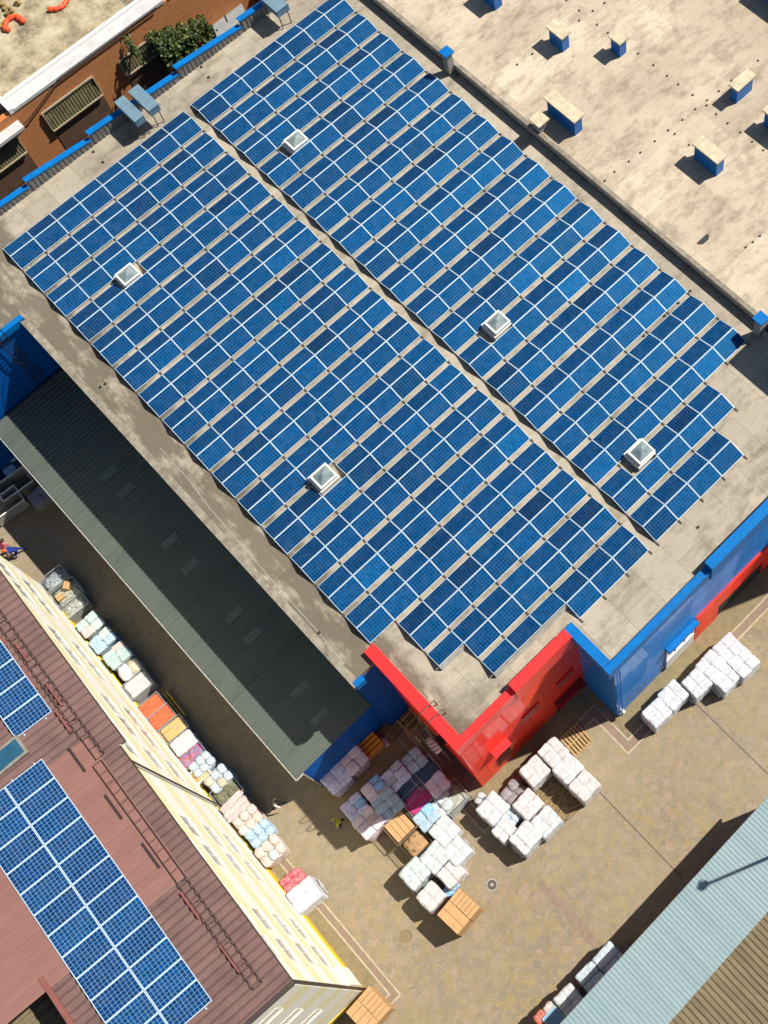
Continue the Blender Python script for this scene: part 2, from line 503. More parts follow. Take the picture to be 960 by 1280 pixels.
# ------------------------------------------------------------------ mesh helpers
class MB:
    def __init__(s):
        s.v, s.f, s.mi, s.uv = [], [], [], {}

    def quad(s, pts, mi=0, uv=None):
        n = len(s.v)
        s.v += [Vector(p) for p in pts]
        s.f.append(list(range(n, n + len(pts))))
        s.mi.append(mi)
        if uv:
            s.uv[len(s.f) - 1] = uv

    def box(s, x0, x1, y0, y1, z0, z1, mi=0, mt=None):
        c = [Vector((x, y, z)) for z in (z0, z1) for y in (y0, y1) for x in (x0, x1)]
        if mt:
            c = [mt @ p for p in c]
        n = len(s.v)
        s.v += c
        for q in ((0, 2, 3, 1), (4, 5, 7, 6), (0, 1, 5, 4), (2, 6, 7, 3), (0, 4, 6, 2), (1, 3, 7, 5)):
            s.f.append([n + i for i in q]); s.mi.append(mi)

    def prism(s, poly, z0, z1, mi=0, side=None):
        n, k = len(s.v), len(poly)
        s.v += [Vector((x, y, z0)) for x, y in poly] + [Vector((x, y, z1)) for x, y in poly]
        s.f.append([n + k + i for i in range(k)]); s.mi.append(mi)
        s.f.append([n + k - 1 - i for i in range(k)]); s.mi.append(mi)
        for i in range(k):
            j = (i + 1) % k
            s.f.append([n + i, n + j, n + k + j, n + k + i]); s.mi.append(mi if side is None else side)

    def tube(s, pts, r, mi=0, seg=6, cap=True):
        pts = [Vector(p) for p in pts]
        rings = []
        for i, p in enumerate(pts):
            d = (pts[min(i + 1, len(pts) - 1)] - pts[max(i - 1, 0)]).normalized()
            a = d.orthogonal().normalized() if i == 0 else (rings_a - d * rings_a.dot(d)).normalized()
            rings_a = a
            b = d.cross(a)
            rr = r[i] if isinstance(r, (list, tuple)) else r
            n = len(s.v)
            s.v += [p + (a * math.cos(t) + b * math.sin(t)) * rr for t in [2 * math.pi * k / seg for k in range(seg)]]
            rings.append(n)
        for a, b in zip(rings, rings[1:]):
            for k in range(seg):
                s.f.append([a + k, a + (k + 1) % seg, b + (k + 1) % seg, b + k]); s.mi.append(mi)
        if cap:
            s.f.append([rings[0] + k for k in reversed(range(seg))]); s.mi.append(mi)
            s.f.append([rings[-1] + k for k in range(seg)]); s.mi.append(mi)

    def cyl(s, x, y, z0, z1, r, mi=0, seg=16, r1=None):
        s.tube([(x, y, z0), (x, y, z1)], [r, r if r1 is None else r1], mi, seg)

    def build(s, name, mats, parent=None, off=(0, 0, 0), smooth=False, label=None):
        if not isinstance(mats, (list, tuple)):
            mats = [mats]
        me = bpy.data.meshes.new(name)
        o3 = Vector(off)
        me.from_pydata([tuple(p - o3) for p in s.v], [], s.f)
        for m in mats:
            me.materials.append(m)
        for p, k in zip(me.polygons, s.mi):
            p.material_index = k
            p.use_smooth = smooth
        if s.uv:
            ul = me.uv_layers.new(name='UVMap')
            for fi, uvs in s.uv.items():
                for li, q in zip(me.polygons[fi].loop_indices, uvs):
                    ul.data[li].uv = q
        me.update()
        o = bpy.data.objects.new(name, me)
        COL.objects.link(o)
        if parent:
            o.parent = parent
        if label:
            o['label'] = label
        return o


def tag(o, label, cat, group=None):
    o['label'] = label
    o['category'] = cat
    if group:
        o['group'] = group
    return o


def thing(name, label, cat, loc=(0, 0, 0), rz=0.0, group=None):
    o = bpy.data.objects.new(name, None)
    o.empty_display_size = 0.3
    COL.objects.link(o)
    o.location = loc
    o.rotation_euler = (0, 0, rz)
    return tag(o, label, cat, group)


def structure(o):
    o['kind'] = 'structure'
    return o


def put(mesh, name, parent=None, loc=(0, 0, 0), rot=(0, 0, 0), scale=(1, 1, 1), mat=None):
    o = bpy.data.objects.new(name, mesh)
    COL.objects.link(o)
    o.location = loc
    o.rotation_euler = rot
    o.scale = scale
    if parent:
        o.parent = parent
    if mat:
        o.material_slots[0].link = 'OBJECT'
        o.material_slots[0].material = mat
    return o


def corrugated(mb, P, U, V, length, width, period, amp, mi=0, duty=0.5, steps=1, slope=0.10):
    """sheet from corner P: ribs run along U (length), repeat along V (width), rise along the normal"""
    P, U, V = Vector(P), Vector(U).normalized(), Vector(V).normalized()
    N = U.cross(V).normalized()
    if N.z < 0:
        N = -N
    prof = []
    n = int(width / period)
    per = width / n
    for k in range(n):
        for t, h in ((0.0, 0), (slope, amp), (slope + duty - 0.1, amp), (2 * slope + duty - 0.1, 0)):
            prof.append((per * (k + t), h))
    prof.append((width, 0))
    base = len(mb.v)
    for i in range(steps + 1):
        for w, h in prof:
            mb.v.append(P + U * (length * i / steps) + V * w + N * h)
    k = len(prof)
    flip = U.cross(V).z < 0
    for i in range(steps):
        for j in range(k - 1):
            a = base + i * k + j
            q = [a, a + k, a + k + 1, a + 1]
            mb.f.append(q if not flip else q[::-1]); mb.mi.append(mi)


# ------------------------------------------------------------------ ground
g = MB()
g.quad([(-160, -160, 0), (160, -160, 0), (160, 160, 0), (-160, 160, 0)])
structure(g.build('ground', M['paving']))


def strip(pts, w, name):
    """paver strip with two pale edges, a centre line through pts"""
    mb = MB()
    pts = [Vector((p[0], p[1], 0)) for p in pts]
    offs = []
    for i, p in enumerate(pts):
        d0 = (p - pts[i - 1]).normalized() if i else None
        d1 = (pts[i + 1] - p).normalized() if i < len(pts) - 1 else None
        if d0 is None: d0 = d1
        if d1 is None: d1 = d0
        n0, n1 = Vector((-d0.y, d0.x, 0)), Vector((-d1.y, d1.x, 0))
        b = (n0 + n1).normalized()
        offs.append(b / max(0.3, b.dot(n0)))
    for a, b, mi, z in ((-w / 2, -w / 2 + .09, 1, .008), (-w / 2 + .09, w / 2 - .09, 0, .006), (w / 2 - .09, w / 2, 1, .008)):
        for i in range(len(pts) - 1):
            q = [pts[i] + offs[i] * a, pts[i + 1] + offs[i + 1] * a, pts[i + 1] + offs[i + 1] * b, pts[i] + offs[i] * b]
            mb.quad([(v.x, v.y, z) for v in q], mi)
    return structure(mb.build(name, [M['strip_red'], M['strip_edge']]))


strip([(-1.75, -33.8), (-1.75, -41.3), (6.95, -41.25), (6.95, -44.0), (34, -44.0)], 0.62, 'paver_path')
mb = MB()
mb.quad([(-1.44, -40.95, .004), (7.2, -40.95, .004), (7.2, -39.7, .004), (-1.44, -39.7, .004)])
mb.quad([(7.27, -43.68, .004), (34, -43.68, .004), (34, -42.3, .004), (7.27, -42.3, .004)])
structure(mb.build('mossy_pavement', M['moss']))
mb = MB()
for x, y0, y1 in ((11.4, -51, -44.4), (4.05, -51, -44.4)):
    mb.quad([(x - .03, y0, .006), (x + .03, y0, .006), (x + .03, y1, .006), (x - .03, y1, .006)])
structure(mb.build('drain_channel_pavement', M['iron']))
mb = MB()
mb.quad([(-1.9, -50.4, .005), (-1.35, -50.4, .005), (-1.4, -45.6, .005), (-1.85, -45.6, .005)])
structure(mb.build('reddish_paver_path', M['strip_red']))
mb = MB()
mb.quad([(*at(*q).xy, .007) for q in ((664, 986), (700, 1034), (730, 1008), (690, 968))][::-1])
structure(mb.build('worn_pavement', M['worn']))
for px, py, lab, mats in ((615, 1106, 'round dark iron manhole cover in the open yard near the cardboard boxes', ('iron', 'concrete')),
                          (507, 1170, 'round faded brown manhole cover nearly the colour of the paving', ('moss', 'old_wood'))):
    p = at(px, py)
    t = thing('manhole_cover', lab, 'manhole', (p.x, p.y, 0))
    mb = MB(); mb.cyl(0, 0, 0, .012, .33, 0, 24); mb.build('rim', M[mats[1]], t)
    mb = MB(); mb.cyl(0, 0, .013, .018, .25, 0, 24); mb.build('lid', M[mats[0]], t)
    mb = MB(); mb.cyl(0, 0, .019, .024, .10, 0, 16); mb.build('lid_boss', M[mats[1]], t)

# ------------------------------------------------------------------ warehouse
RS = RZ - 0.08
wh = thing('warehouse', 'large flat roofed warehouse with red and blue walls and roof full of solar panels', 'building', (12, -20, 0))
WO = (12, -20, 0)
roof_poly = [(-14, 2.05), (-14, -4.7), (-1.9, -4.7), (-1.9, -33.7), (-.4, -33.7), (-.4, -39.75), (7.7, -39.75), (7.7, -42.4), (40, -42.4), (40, -36.3), (26.72, -36.3), (26.72, 2.05)]


def inset_box(mb, a, b, t, z0, z1, mi=0):
    """box standing along the edge a->b, thickness t to the left of it"""
    a, b = Vector((*a, 0)), Vector((*b, 0))
    d = (b - a).normalized()
    n = Vector((-d.y, d.x, 0))
    q = [a, b, b + n * t, a + n * t]
    mb.prism([(v.x, v.y) for v in q], z0, z1, mi)


mb = MB()
mb.prism(roof_poly[::-1] if False else roof_poly, RS - .4, RS)
mb.build('roof', M['roof'], wh, WO)
# walls (outer faces on the outline)
mb = MB(); inset_box(mb, (-.4, -33.7), (-.4, -39.75), .25, 0, RS - .42); inset_box(mb, (-.15, -39.75), (7.7, -39.75), .25, 0, RS - .42); mb.build('red_wall', M['red'], wh, WO)
mb = MB(); inset_box(mb, (7.7, -39.5), (7.7, -42.4), .25, 0, RS - .42); inset_box(mb, (7.95, -42.4), (40, -42.4), .25, 0, RS - .42)
mb.build('blue_wall', M['blue'], wh, WO)
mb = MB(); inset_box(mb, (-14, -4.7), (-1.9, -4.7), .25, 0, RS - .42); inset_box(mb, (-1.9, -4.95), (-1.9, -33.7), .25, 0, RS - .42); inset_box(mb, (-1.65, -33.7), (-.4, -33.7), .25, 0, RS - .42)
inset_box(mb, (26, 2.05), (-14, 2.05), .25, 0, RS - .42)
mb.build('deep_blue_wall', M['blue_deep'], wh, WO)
# parapets and fascias
mb = MB()
mb.box(-.5, .12, -39.45, -33.05, RS - .42, RS + .38)
mb.box(-.5, 3.45, -39.88, -39.46, RS - .75, RS + .36)
mb.box(3.452, 7.28, -39.95, -39.40, RS - 1.1, RS + .80)
mb.build('red_parapet', M['red_trim'], wh, WO)
mb = MB()
mb.box(7.30, 7.82, -42.10, -39.35, RS - .45, RS + .55)
mb.box(7.30, 14.60, -42.52, -42.11, RS - .7, RS + .45)
mb.box(14.602, 40, -42.60, -42.05, RS - .9, RS + 1.0)
mb.build('blue_parapet', M['blue_trim'], wh, WO)
mb = MB(); mb.box(-2.02, -1.92, -34.0, -4.9, RS - .35, RS + .10); mb.box(-1.915, -1.62, -33.72, -5.0, RS + .002, RS + .09); mb.build('roof_edge', M['edge'], wh, WO)
mb = MB(); mb.box(-1.9, -1.35, -34.05, -33.72, RS - .5, RS + .12); mb.build('edge_cap', M['blue_trim'], wh, WO)
mb = MB(); mb.box(-14, -1.75, -4.93, -4.6, RS - .3, RS + .25); mb.build('edge_cap', M['blue_trim'], wh, WO)
# stepped parapet towards the brick building: four saw-tooth lengths
for x0, x1 in ((-9, -3), (-3, 3.5), (3.55, 8.05), (8.1, 14.62), (14.68, 19.6), (19.66, 26.6)):
    za, zb = RS + 1.05, RS + .50
    n = 1
    mb = MB()
    q = [(x0, 1.88, za - .02), (x1, 1.88, zb - .02)]
    mb.quad([(x0, 1.80, RS), (x1, 1.80, RS), (x1, 1.80, zb), (x0, 1.80, za)])
    mb.quad([(x1, 2.04, RS - .3), (x0, 2.04, RS - .3), (x0, 2.04, za), (x1, 2.04, zb)])
    mb.quad([(x0, 2.04, RS - .3), (x0, 1.80, RS), (x0, 1.80, za), (x0, 2.04, za)])
    mb.quad([(x1, 1.80, RS), (x1, 2.04, RS - .3), (x1, 2.04, zb), (x1, 1.80, zb)])
    # upstand ribs on the inner face
    k = int((x1 - x0) / .3)
    for i in range(k):
        xr = x0 + .15 + i * .3
        zt = za + (zb - za) * (xr - x0) / (x1 - x0) - .03
        mb.box(xr - .05, xr + .05, 1.765, 1.798, RS, zt)
    up = mb.build('stepped_parapet', M['fascia_grey'], wh, WO)
    mb = MB()
    for dz0, dz1 in ((0.004, .09),):
        a = [(x0 - .05, 1.74, za + dz0), (x1, 1.74, zb + dz0), (x1, 2.12, zb + dz0), (x0 - .05, 2.12, za + dz0)]
        b_ = [(x, y, z + dz1) for x, y, z in a]
        mb.quad(a[::-1]); mb.quad(b_)
        for i in range(4):
            j = (i + 1) % 4
            mb.quad([a[i], a[j], b_[j], b_[i]])
    mb.build('coping', M['blue_trim'], up, WO)

# openings in the red wall
YR = -39.75


def recess(name, x0, x1, z0, z1, y, m, frame=None, pane=None):
    mb = MB(); mb.box(x0, x1, y - .03, y - .004, z0, z1); o = mb.build(name, m, wh, WO)
    return o


def louvre(x0, x1, z0, z1):
    mb = MB(); mb.box(x0, x1, YR - .05, YR - .004, z0, z1)
    o = mb.build('louvre_window', M['red_dark'], wh, WO)
    mb = MB()
    mb.box(x0 - .06, x1 + .06, YR - .12, YR - .003, z1 + .002, z1 + .08)
    mb.build('window_hood', M['red_trim'], o, WO)


louvre(3.35, 4.5, 5.15, 6.2)
louvre(5.9, 7.0, 5.15, 6.1)
mb = MB(); mb.box(1.0, 2.02, YR - .03, YR - .004, .9, 3.0); dr = mb.build('wall_door', M['red_dark'], wh, WO)
mb = MB()
mb.prism([(.95, YR - .5), (2.05, YR - .5), (2.05, YR - .005), (.95, YR - .005)], 5.75, 5.87)
mb.build('door_awning', M['red_trim'], wh, WO)
mb = MB(); mb.box(5.5, 7.4, YR - .04, YR - .004, 0.01, 2.4); o = mb.build('loading_door', M['void'], wh, WO)
mb = MB(); mb.box(5.4, 7.5, YR - .5, YR - .005, 2.42, 2.55); mb.build('door_hood', M['red_dark'], o, WO)

# ground floor of the blue wall: window bay, red pier and lintel, recessed dock
YB = -42.4
mb = MB(); mb.box(11.55, 13.9, YB - .35, YB - .004, 4.6, 5.0); o = mb.build('shop_window', M['blue_trim'], wh, WO)
mb = MB()
mb.box(11.6, 13.85, YB - .05, YB - .006, 2.3, 4.59)
mb.build('pane', M['pale_glass'], o, WO)
mb = MB()
for x in (11.6, 12.35, 13.1, 13.79):
    mb.box(x, x + .06, YB - .10, YB - .052, 2.3, 4.59)
mb.box(11.6, 13.85, YB - .12, YB - .052, 2.22, 2.298)
mb.build('window_frame', M['white'], o, WO)
mb = MB(); mb.box(11.58, 13.86, YB - .14, YB - .006, .25, 2.2); mb.build('white_panel', M['white'], o, WO)
mb = MB()
mb.box(14.0, 15.9, YB - .10, YB - .004, .02, 4.9)
mb.box(15.902, 34, YB - .10, YB - .004, 2.35, 4.88)
mb.box(19.7, 34, YB - .10, YB - .006, .02, 2.348)
mb.build('red_band', M['red'], wh, WO)
mb = MB(); mb.box(15.92, 19.68, YB - .05, YB - .004, .02, 2.34); mb.build('dock_opening', M['void'], wh, WO)
mb = MB(); mb.cyl(8.0, YB - .12, .1, 11.4, .04, 0, 8); mb.build('downpipe', M['blue_trim'], wh, WO)
mb = MB(); mb.box(7.95, 8.1, YB - .3, YB - .01, .9, 1.2); mb.build('wall_lamp', M['white'], wh, WO)

# fire ladder over the red parapet
lad = MB()
for y in (-37.5, -38.1):
    lad.tube([(.35, y, RS), (.35, y, RS + 1.15), (-.55, y, RS + 1.15), (-.8, y, RS + .6), (-.8, y, 2.5)], .03, 0, 6)
for i in range(24):
    z = 3 + i * .38
    lad.tube([(-.8, -37.5, z), (-.8, -38.1, z)], .018, 0, 5)
for i in range(9):
    z = 3.6 + i * .95
    lad.tube([(-.8 - .65 * math.sin(t), -37.8 + .5 * math.cos(t), z) for t in [math.pi * k / 8 for k in range(9)]], .02, 0, 5)
for k in range(3):
    y = -37.5 - .3 * k
    lad.tube([(-.8 - (.65 if k == 1 else .4), y, 3.4), (-.8 - (.65 if k == 1 else .4), y, RS - .6)], .015, 0, 5)
lad.build('fire_ladder', M['iron'], wh, WO)
p = at(542, 932, 7.0)
mb = MB(); mb.box(p.x - .22, p.x + .16, p.y - .42, p.y + .42, 6.7, 7.3); o = mb.build('air_conditioner', M['white'], wh, WO)
mb = MB(); mb.tube([(p.x - .24, p.y + .2 * math.cos(t), 7.0 + .2 * math.sin(t)) for t in [2 * math.pi * k / 12 for k in range(13)]], .02, 0, 5); mb.build('fan_guard', M['iron'], o, WO)
mb = MB(); mb.box(p.x - .2, -.402, p.y - .3, p.y + .3, 6.62, 6.69); mb.build('wall_bracket', M['iron'], wh, WO)
# steel bracing ladder on the far blue wall
mb = MB()
for x in (-3.6, -3.1):
    mb.tube([(x, -5.1, 6.4), (x, -5.1, RS + 1.0)], .035, 0, 6)
for i in range(16):
    z = 6.6 + .4 * i
    mb.tube([(-3.6, -5.1, z), (-3.1, -5.1, z)], .02, 0, 5)
for i in range(2):
    z = 8 + i * 2.2
    mb.tube([(-3.35 + .42 * math.cos(t), -5.1 - .65 * math.sin(t), z) for t in [math.pi * k / 8 for k in range(9)]], .02, 0, 5)
mb.build('wall_ladder', M['black'], wh, WO)

# skylights
for (x, y) in ((16.55, -7.28), (4.06, -7.32), (16.62, -24.62), (4.06, -24.62), (16.70, -35.58)):
    mb = MB()
    mb.box(x - .66, x + .58, y - .50, y + .66, RS, RS + .42)
    mb.box(x - .52, x + .52, y - .46, y + .46, RS + .422, RS + .72)
    mb.box(x - .56, x + .56, y - .50, y - .40, RS + .722, RS + .78); mb.box(x - .56, x + .56, y + .40, y + .50, RS + .722, RS + .78)
    mb.box(x - .56, x - .46, y - .398, y + .398, RS + .722, RS + .78); mb.box(x + .46, x + .56, y - .398, y + .398, RS + .722, RS + .78)
    sk = mb.build('skylight', M['white'], wh, WO)
    mb = MB()
    c4 = [(x - .455, y - .395, RS + .74), (x + .455, y - .395, RS + .74), (x + .455, y + .395, RS + .74), (x - .455, y + .395, RS + .74)]
    for i in range(4):
        mb.quad([c4[i], c4[(i + 1) % 4], (x, y, RS + 1.02)])
    mb.build('dome', M['dome'], sk, WO)
# extract hoods by the stepped parapet
p3 = at(345, 3, RS + 1.9)
for (x0, x1, y0, y1) in ((10.42, 11.06, -.12, 1.9), (11.46, 12.16, -.12, 1.9), (p3.x - .45, p3.x + .45, p3.y - .6, p3.y + 1.2)):
    mb = MB()
    mb.box(x0, x1, y0, y1, RS + 1.3, RS + 1.86)
    for yy in (y0 + .15, y1 - .25):
        lg = MB(); lg.box(x0 + .1, x0 + .15, yy, yy + .05, RS, RS + 1.298); lg.box(x1 - .15, x1 - .1, yy, yy + .05, RS, RS + 1.298); lg.build('hood_leg', M['iron'], wh, WO)
    h = mb.build('extract_hood', M['hood'], wh, WO)
    mb = MB(); mb.box(x0 - .03, x1 + .03, y0 - .03, y1 + .03, RS + 1.863, RS + 1.90); mb.box(x0 - .03, x1 + .03, (y0 + y1) / 2 - .02, (y0 + y1) / 2 + .02, RS + 1.902, RS + 1.93)
    mb.build('hood_lid', M['hood'], h, WO)
# roof outlets
for px, py in ((252, 84), (261, 97), (126, 484), (132, 480), (399, 791), (711, 782), (873, 659), (900, 684), (117, 190), (129, 203), (863, 364), (848, 379), (831, 395), (805, 420)):
    p = at(px, py, RS)
    mb = MB(); mb.cyl(p.x, p.y, RS, RS + .09, .07, 0, 10); mb.build('roof_outlet', M['tar'], wh, WO)
# drip lines: repaired seam of sealant along the canopy side
mb = MB()
pts = [at(*q, RS + .0) for q in ((200, 560), (238, 602), (262, 635), (318, 700), (360, 748), (399, 791), (430, 830))]
for a, b_ in zip(pts, pts[1:]):
    d = (b_ - a).normalized(); n = Vector((-d.y, d.x, 0)) * .014
    mb.quad([(a - n) + Vector((0, 0, .005)), (b_ - n) + Vector((0, 0, .005)), (b_ + n) + Vector((0, 0, .005)), (a + n) + Vector((0, 0, .005))])
mb.build('roof_seam', M['flash'], wh, WO)

# ------------------------------------------------------------------ solar rows
PITCH, L, GAP, PW = 2.191, 1.66, 0.27, 1.65
CW = (PITCH - GAP) / 2          # plan width of one tilted panel
RISE = 0.34
lenp = math.hypot(CW, RISE)


def panel_mesh(name, w, d, cell, fr):
    mb = MB()
    t = .035
    mb.quad([(-w / 2 + fr, -d / 2 + fr, t - .006), (w / 2 - fr, -d / 2 + fr, t - .006), (w / 2 - fr, d / 2 - fr, t - .006), (-w / 2 + fr, d / 2 - fr, t - .006)], 0, [(0, 0), (1, 0), (1, 1), (0, 1)])
    for x0, x1, y0, y1 in ((-w / 2, w / 2, -d / 2, -d / 2 + fr), (-w / 2, w / 2, d / 2 - fr, d / 2), (-w / 2, -w / 2 + fr, -d / 2 + fr, d / 2 - fr), (w / 2 - fr, w / 2, -d / 2 + fr, d / 2 - fr)):
        mb.box(x0, x1, y0, y1, 0, t, 1)
    me = mb.build(name, [cell, M['alu']]).data
    o = bpy.data.objects[name]
    bpy.data.objects.remove(o)
    return me


PM = panel_mesh('solar_panel', PW - .004, lenp - .006, M['cell'], .024)
clip_mb = MB(); clip_mb.box(-.04, .04, -.12, .12, 0, .06)
clip_o = clip_mb.build('clip', M['iron']); CLIP = clip_o.data; bpy.data.objects.remove(clip_o)
SUP = {}
for hu, hl in ((True, True), (True, False), (False, True)):
    y1, y0 = (CW if hu else 0), (-CW if hl else 0)
    mb = MB()
    mb.tube([(0, y0, .03), (0, y1, .03), (0, y1, .09), (0, 0, .07 + RISE), (0, y0, .09), (0, y0, .03)], .022, 0, 4)
    o = mb.build('support_frame', M['grey_metal']); SUP[(hu, hl)] = o.data; bpy.data.objects.remove(o)
ORD = ['first', 'second', 'third', 'fourth', 'fifth', 'sixth', 'seventh', 'eighth', 'ninth', 'tenth', 'eleventh', 'twelfth', 'thirteenth', 'fourteenth', 'fifteenth', 'sixteenth', 'seventeenth', 'last']
tilt = math.atan2(RISE, CW)
for blk in (0, 1):
    bx = 0.0 if blk == 0 else 8 * L + .577
    ncol = 8 if blk == 0 else 7
    by = 0.0 if blk == 0 else .053
    for k in range(18):
        up = set(range(ncol)); lo = set(range(ncol))
        if blk == 0:
            if k == 15: up -= {0}; lo -= {0}
            if k == 16: up -= {0}; lo -= {0, 1}
            if k == 17: up -= {0, 1}; lo -= {0, 1, 2, 3, 4}
            if k in (3, 11): up -= {2}
        else:
            if k == 16: up = {0, 2, 3, 4}; lo = set(range(5))
            if k == 17: up = set(range(4)); lo = set(range(4))
            if k in (3, 11): up -= {1}
        y_top = -(k * PITCH + GAP) + by
        lab = f"{ORD[k]} solar panel row from the brick building, in the block nearer the {'dark canopy' if blk == 0 else 'roof chimneys'}"
        row = thing('solar_row', lab, 'solar panels', (bx + ncol * L / 2, y_top - CW, RS), 0, 'rows of solar panels on the warehouse roof')
        for side, cols in ((0, up), (1, lo)):
            for c in sorted(cols):
                x = (c + .5) * L - ncol * L / 2
                y = CW / 2 if side == 0 else -CW / 2
                put(PM, 'solar_panel', row, (x, y, .10 + RISE / 2), (-tilt if side == 0 else tilt, 0, 0))
        for e in range(ncol + 1):
            hu = (e in up) or (e - 1 in up); hl = (e in lo) or (e - 1 in lo)
            if hu or hl:
                put(SUP[(hu, hl)], 'support_frame', row, (e * L - ncol * L / 2 - (.03 if e == ncol else (-.03 if e == 0 else 0)), 0, 0))
        for c in sorted({e for q in lo for e in (q, q + 1)}):
            put(CLIP, 'foot_clip', row, (c * L - ncol * L / 2 - .0, -CW - GAP / 2, .0))
        if blk == 0 and k in (16, 17):
            n0, n1 = (1, 2) if k == 16 else (2, 5)
            db = MB(); db.quad([(n0 * L - ncol * L / 2, -.02, RISE + .08), (n1 * L - ncol * L / 2, -.02, RISE + .08), (n1 * L - ncol * L / 2, -.16, 0), (n0 * L - ncol * L / 2, -.16, 0)][::-1])
            db.build('wind_deflector', M['flash'], row)

# ------------------------------------------------------------------ hall with chimneys
HZ = RS + .72
hall = thing('flat_roofed_hall', 'pale stained flat roofed hall with small blue chimneys beside the warehouse', 'building', (45, -15, 0))
HO = (45, -15, 0)
mb = MB(); mb.prism([(26.74, -35.0), (70, -35.0), (70, 30), (26.74, 30)], HZ - .4, HZ); mb.build('roof', M['roof2'], hall, HO)
mb = MB(); mb.prism([(26.76, -34.98), (69.9, -34.98), (69.9, 29.9), (26.76, 29.9)], 0, HZ - .402); mb.build('wall', M['concrete'], hall, HO)
mb = MB(); mb.box(26.70, 26.98, -35.0, 30, HZ + .003, HZ + .05); mb.build('roof_edge', M['edge'], hall, HO)
mb = MB(); mb.prism([(26.9, -47), (34, -47), (34, -36.4), (26.9, -36.4)], 0, RS + 4.7); mb.build('stair_tower', M['blue'], hall, HO)


def chimney(px, py, lx, ly, h, cap_over=.12, wallm='chim_blue', capm='cap'):
    p = at(px, py, HZ + h)
    mb = MB(); mb.box(p.x - lx / 2, p.x + lx / 2, p.y - ly / 2, p.y + ly / 2, HZ, HZ + h)
    c = mb.build('chimney', M[wallm], hall, HO)
    mb = MB(); mb.box(p.x - lx / 2 - cap_over, p.x + lx / 2 + cap_over, p.y - ly / 2 - cap_over, p.y + ly / 2 + cap_over, HZ + h + .003, HZ + h + .12)
    mb.build('chimney_cap', M[capm], c, HO)


chimney(698, 38, .55, 1.15, 1.35)
chimney(773, 47, .55, .75, 1.35)
chimney(705, 134, .6, 2.3, 1.45)
chimney(928, 101, 1.35, .5, 1.35)
chimney(887, 188, .6, 1.75, 1.45)
chimney(974, 145, .6, 1.6, 1.45)
chimney(612, -16, .6, 1.3, 1.4)
chimney(978, -14, .6, 3.0, 1.6)
chimney(674, 150, .55, .55, .9, .16, 'concrete', 'cap')
for px, py in ((558, 65), (951, 398)):
    p = at(px, py, HZ + 1.25)
    mb = MB(); mb.box(p.x - .22, p.x + .22, p.y - .22, p.y + .22, HZ - .6, HZ + 1.2); c = mb.build('boundary_pier', M['concrete'], hall, HO)
    mb = MB(); mb.box(p.x - .33, p.x + .33, p.y - .33, p.y + .33, HZ + 1.203, HZ + 1.32); mb.build('pier_cap', M['blue_trim'], c, HO)
c3 = crop(640, 0, 3)
dots = [(205, 2), (252, 40), (303, 42), (347, 12), (252, 78), (319, 93), (360, 124), (473, 202), (531, 245), (582, 285), (624, 317), (678, 357), (732, 377), (730, 396), (688, 410), (640, 450), (586, 490), (611, 503), (536, 530), (482, 573), (439, 606), (385, 645), (348, 679), (766, 428), (809, 463), (857, 497), (901, 532), (943, 564), (664, 545), (776, 342), (824, 303), (873, 265), (923, 228), (77, 203), (20, 243), (930, 886), (904, 908), (877, 928)]
dm = MB(); dm.cyl(0, 0, 0, .07, .06, 0, 8); dmo = dm.build('dot', M['tar']); DOT = dmo.data; bpy.data.objects.remove(dmo)
for d in dots:
    p = at(*c3(*d), HZ)
    put(DOT, 'roof_fixing', hall, (p.x - 45, p.y + 15, HZ))
p = at(880, 300, HZ)
mb = MB()
pl = [(p.x + .34 * math.cos(t) * (1.2 + .3 * math.sin(3 * t)), p.y + .2 * math.sin(t) * (1.1 + .3 * math.cos(2 * t))) for t in [2 * math.pi * k / 14 for k in range(14)]]
mb.prism(pl, HZ + .003, HZ + .02); mb.build('tar_patch', M['tar'], hall, HO)

# ------------------------------------------------------------------ canopy annex
ZC = 5.8
an = thing('storage_annex', 'low storage annex with a long dark green ribbed canopy roof beside the warehouse', 'building', (-4.5, -18, 0))
AO = (-4.5, -18, 0)
mb = MB()
Pn = Vector((-7.25, -33.5, ZC - .12)); Uv = Vector((-1.95 + 7.25, 0, .30))
corrugated(mb, Pn, Uv, (0, 1, 0), Uv.length, 28.6, .30, .03)
mb.build('roof', M['canopy'], an, AO)
for yy in (-27.9, -22.2, -16.5, -10.8):
    mb = MB(); mb.quad([(-7.24, yy, ZC - .12 + .036), (-1.95, yy, ZC + .18 + .036), (-1.95, yy + .09, ZC + .18 + .036), (-7.24, yy + .09, ZC - .12 + .036)]); mb.build('sheet_lap', M['canopy_lap'], an, AO)
for px, py in ((137, 592), (157, 613), (213, 677), (238, 708), (293, 768), (316, 795), (375, 863), (400, 897)):  # thin pale patches that paint window-reflected light onto the canopy
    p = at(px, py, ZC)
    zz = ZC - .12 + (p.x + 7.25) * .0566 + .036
    mb = MB(); mb.quad([(p.x - .55, p.y - .24, zz - .031), (p.x + .55, p.y - .24, zz + .031), (p.x + .55, p.y + .24, zz + .031), (p.x - .55, p.y + .24, zz - .031)]); mb.build('painted_light_patch', M['painted_light'], an, AO)
mb = MB(); mb.tube([(-7.32, -33.55, ZC - .17), (-7.32, -4.9, ZC - .17)], .035, 0, 8); mb.build('gutter', M['flash'], an, AO)
mb = MB(); mb.tube([(-7.3, -33.55, ZC - .16), (-6.85, -33.55, ZC - .12)], .05, 0, 6); mb.tube([(-6.85, -33.5, ZC - .15), (-6.8, -33.3, .0)], .05, 0, 6); mb.build('downpipe', M['flash'], an, AO)
mb = MB()
mb.box(-6.85, -.42, -33.35, -33.1, 0, ZC - .16)
mb.box(-6.85, -6.6, -33.098, -4.9, 0, ZC - .2)
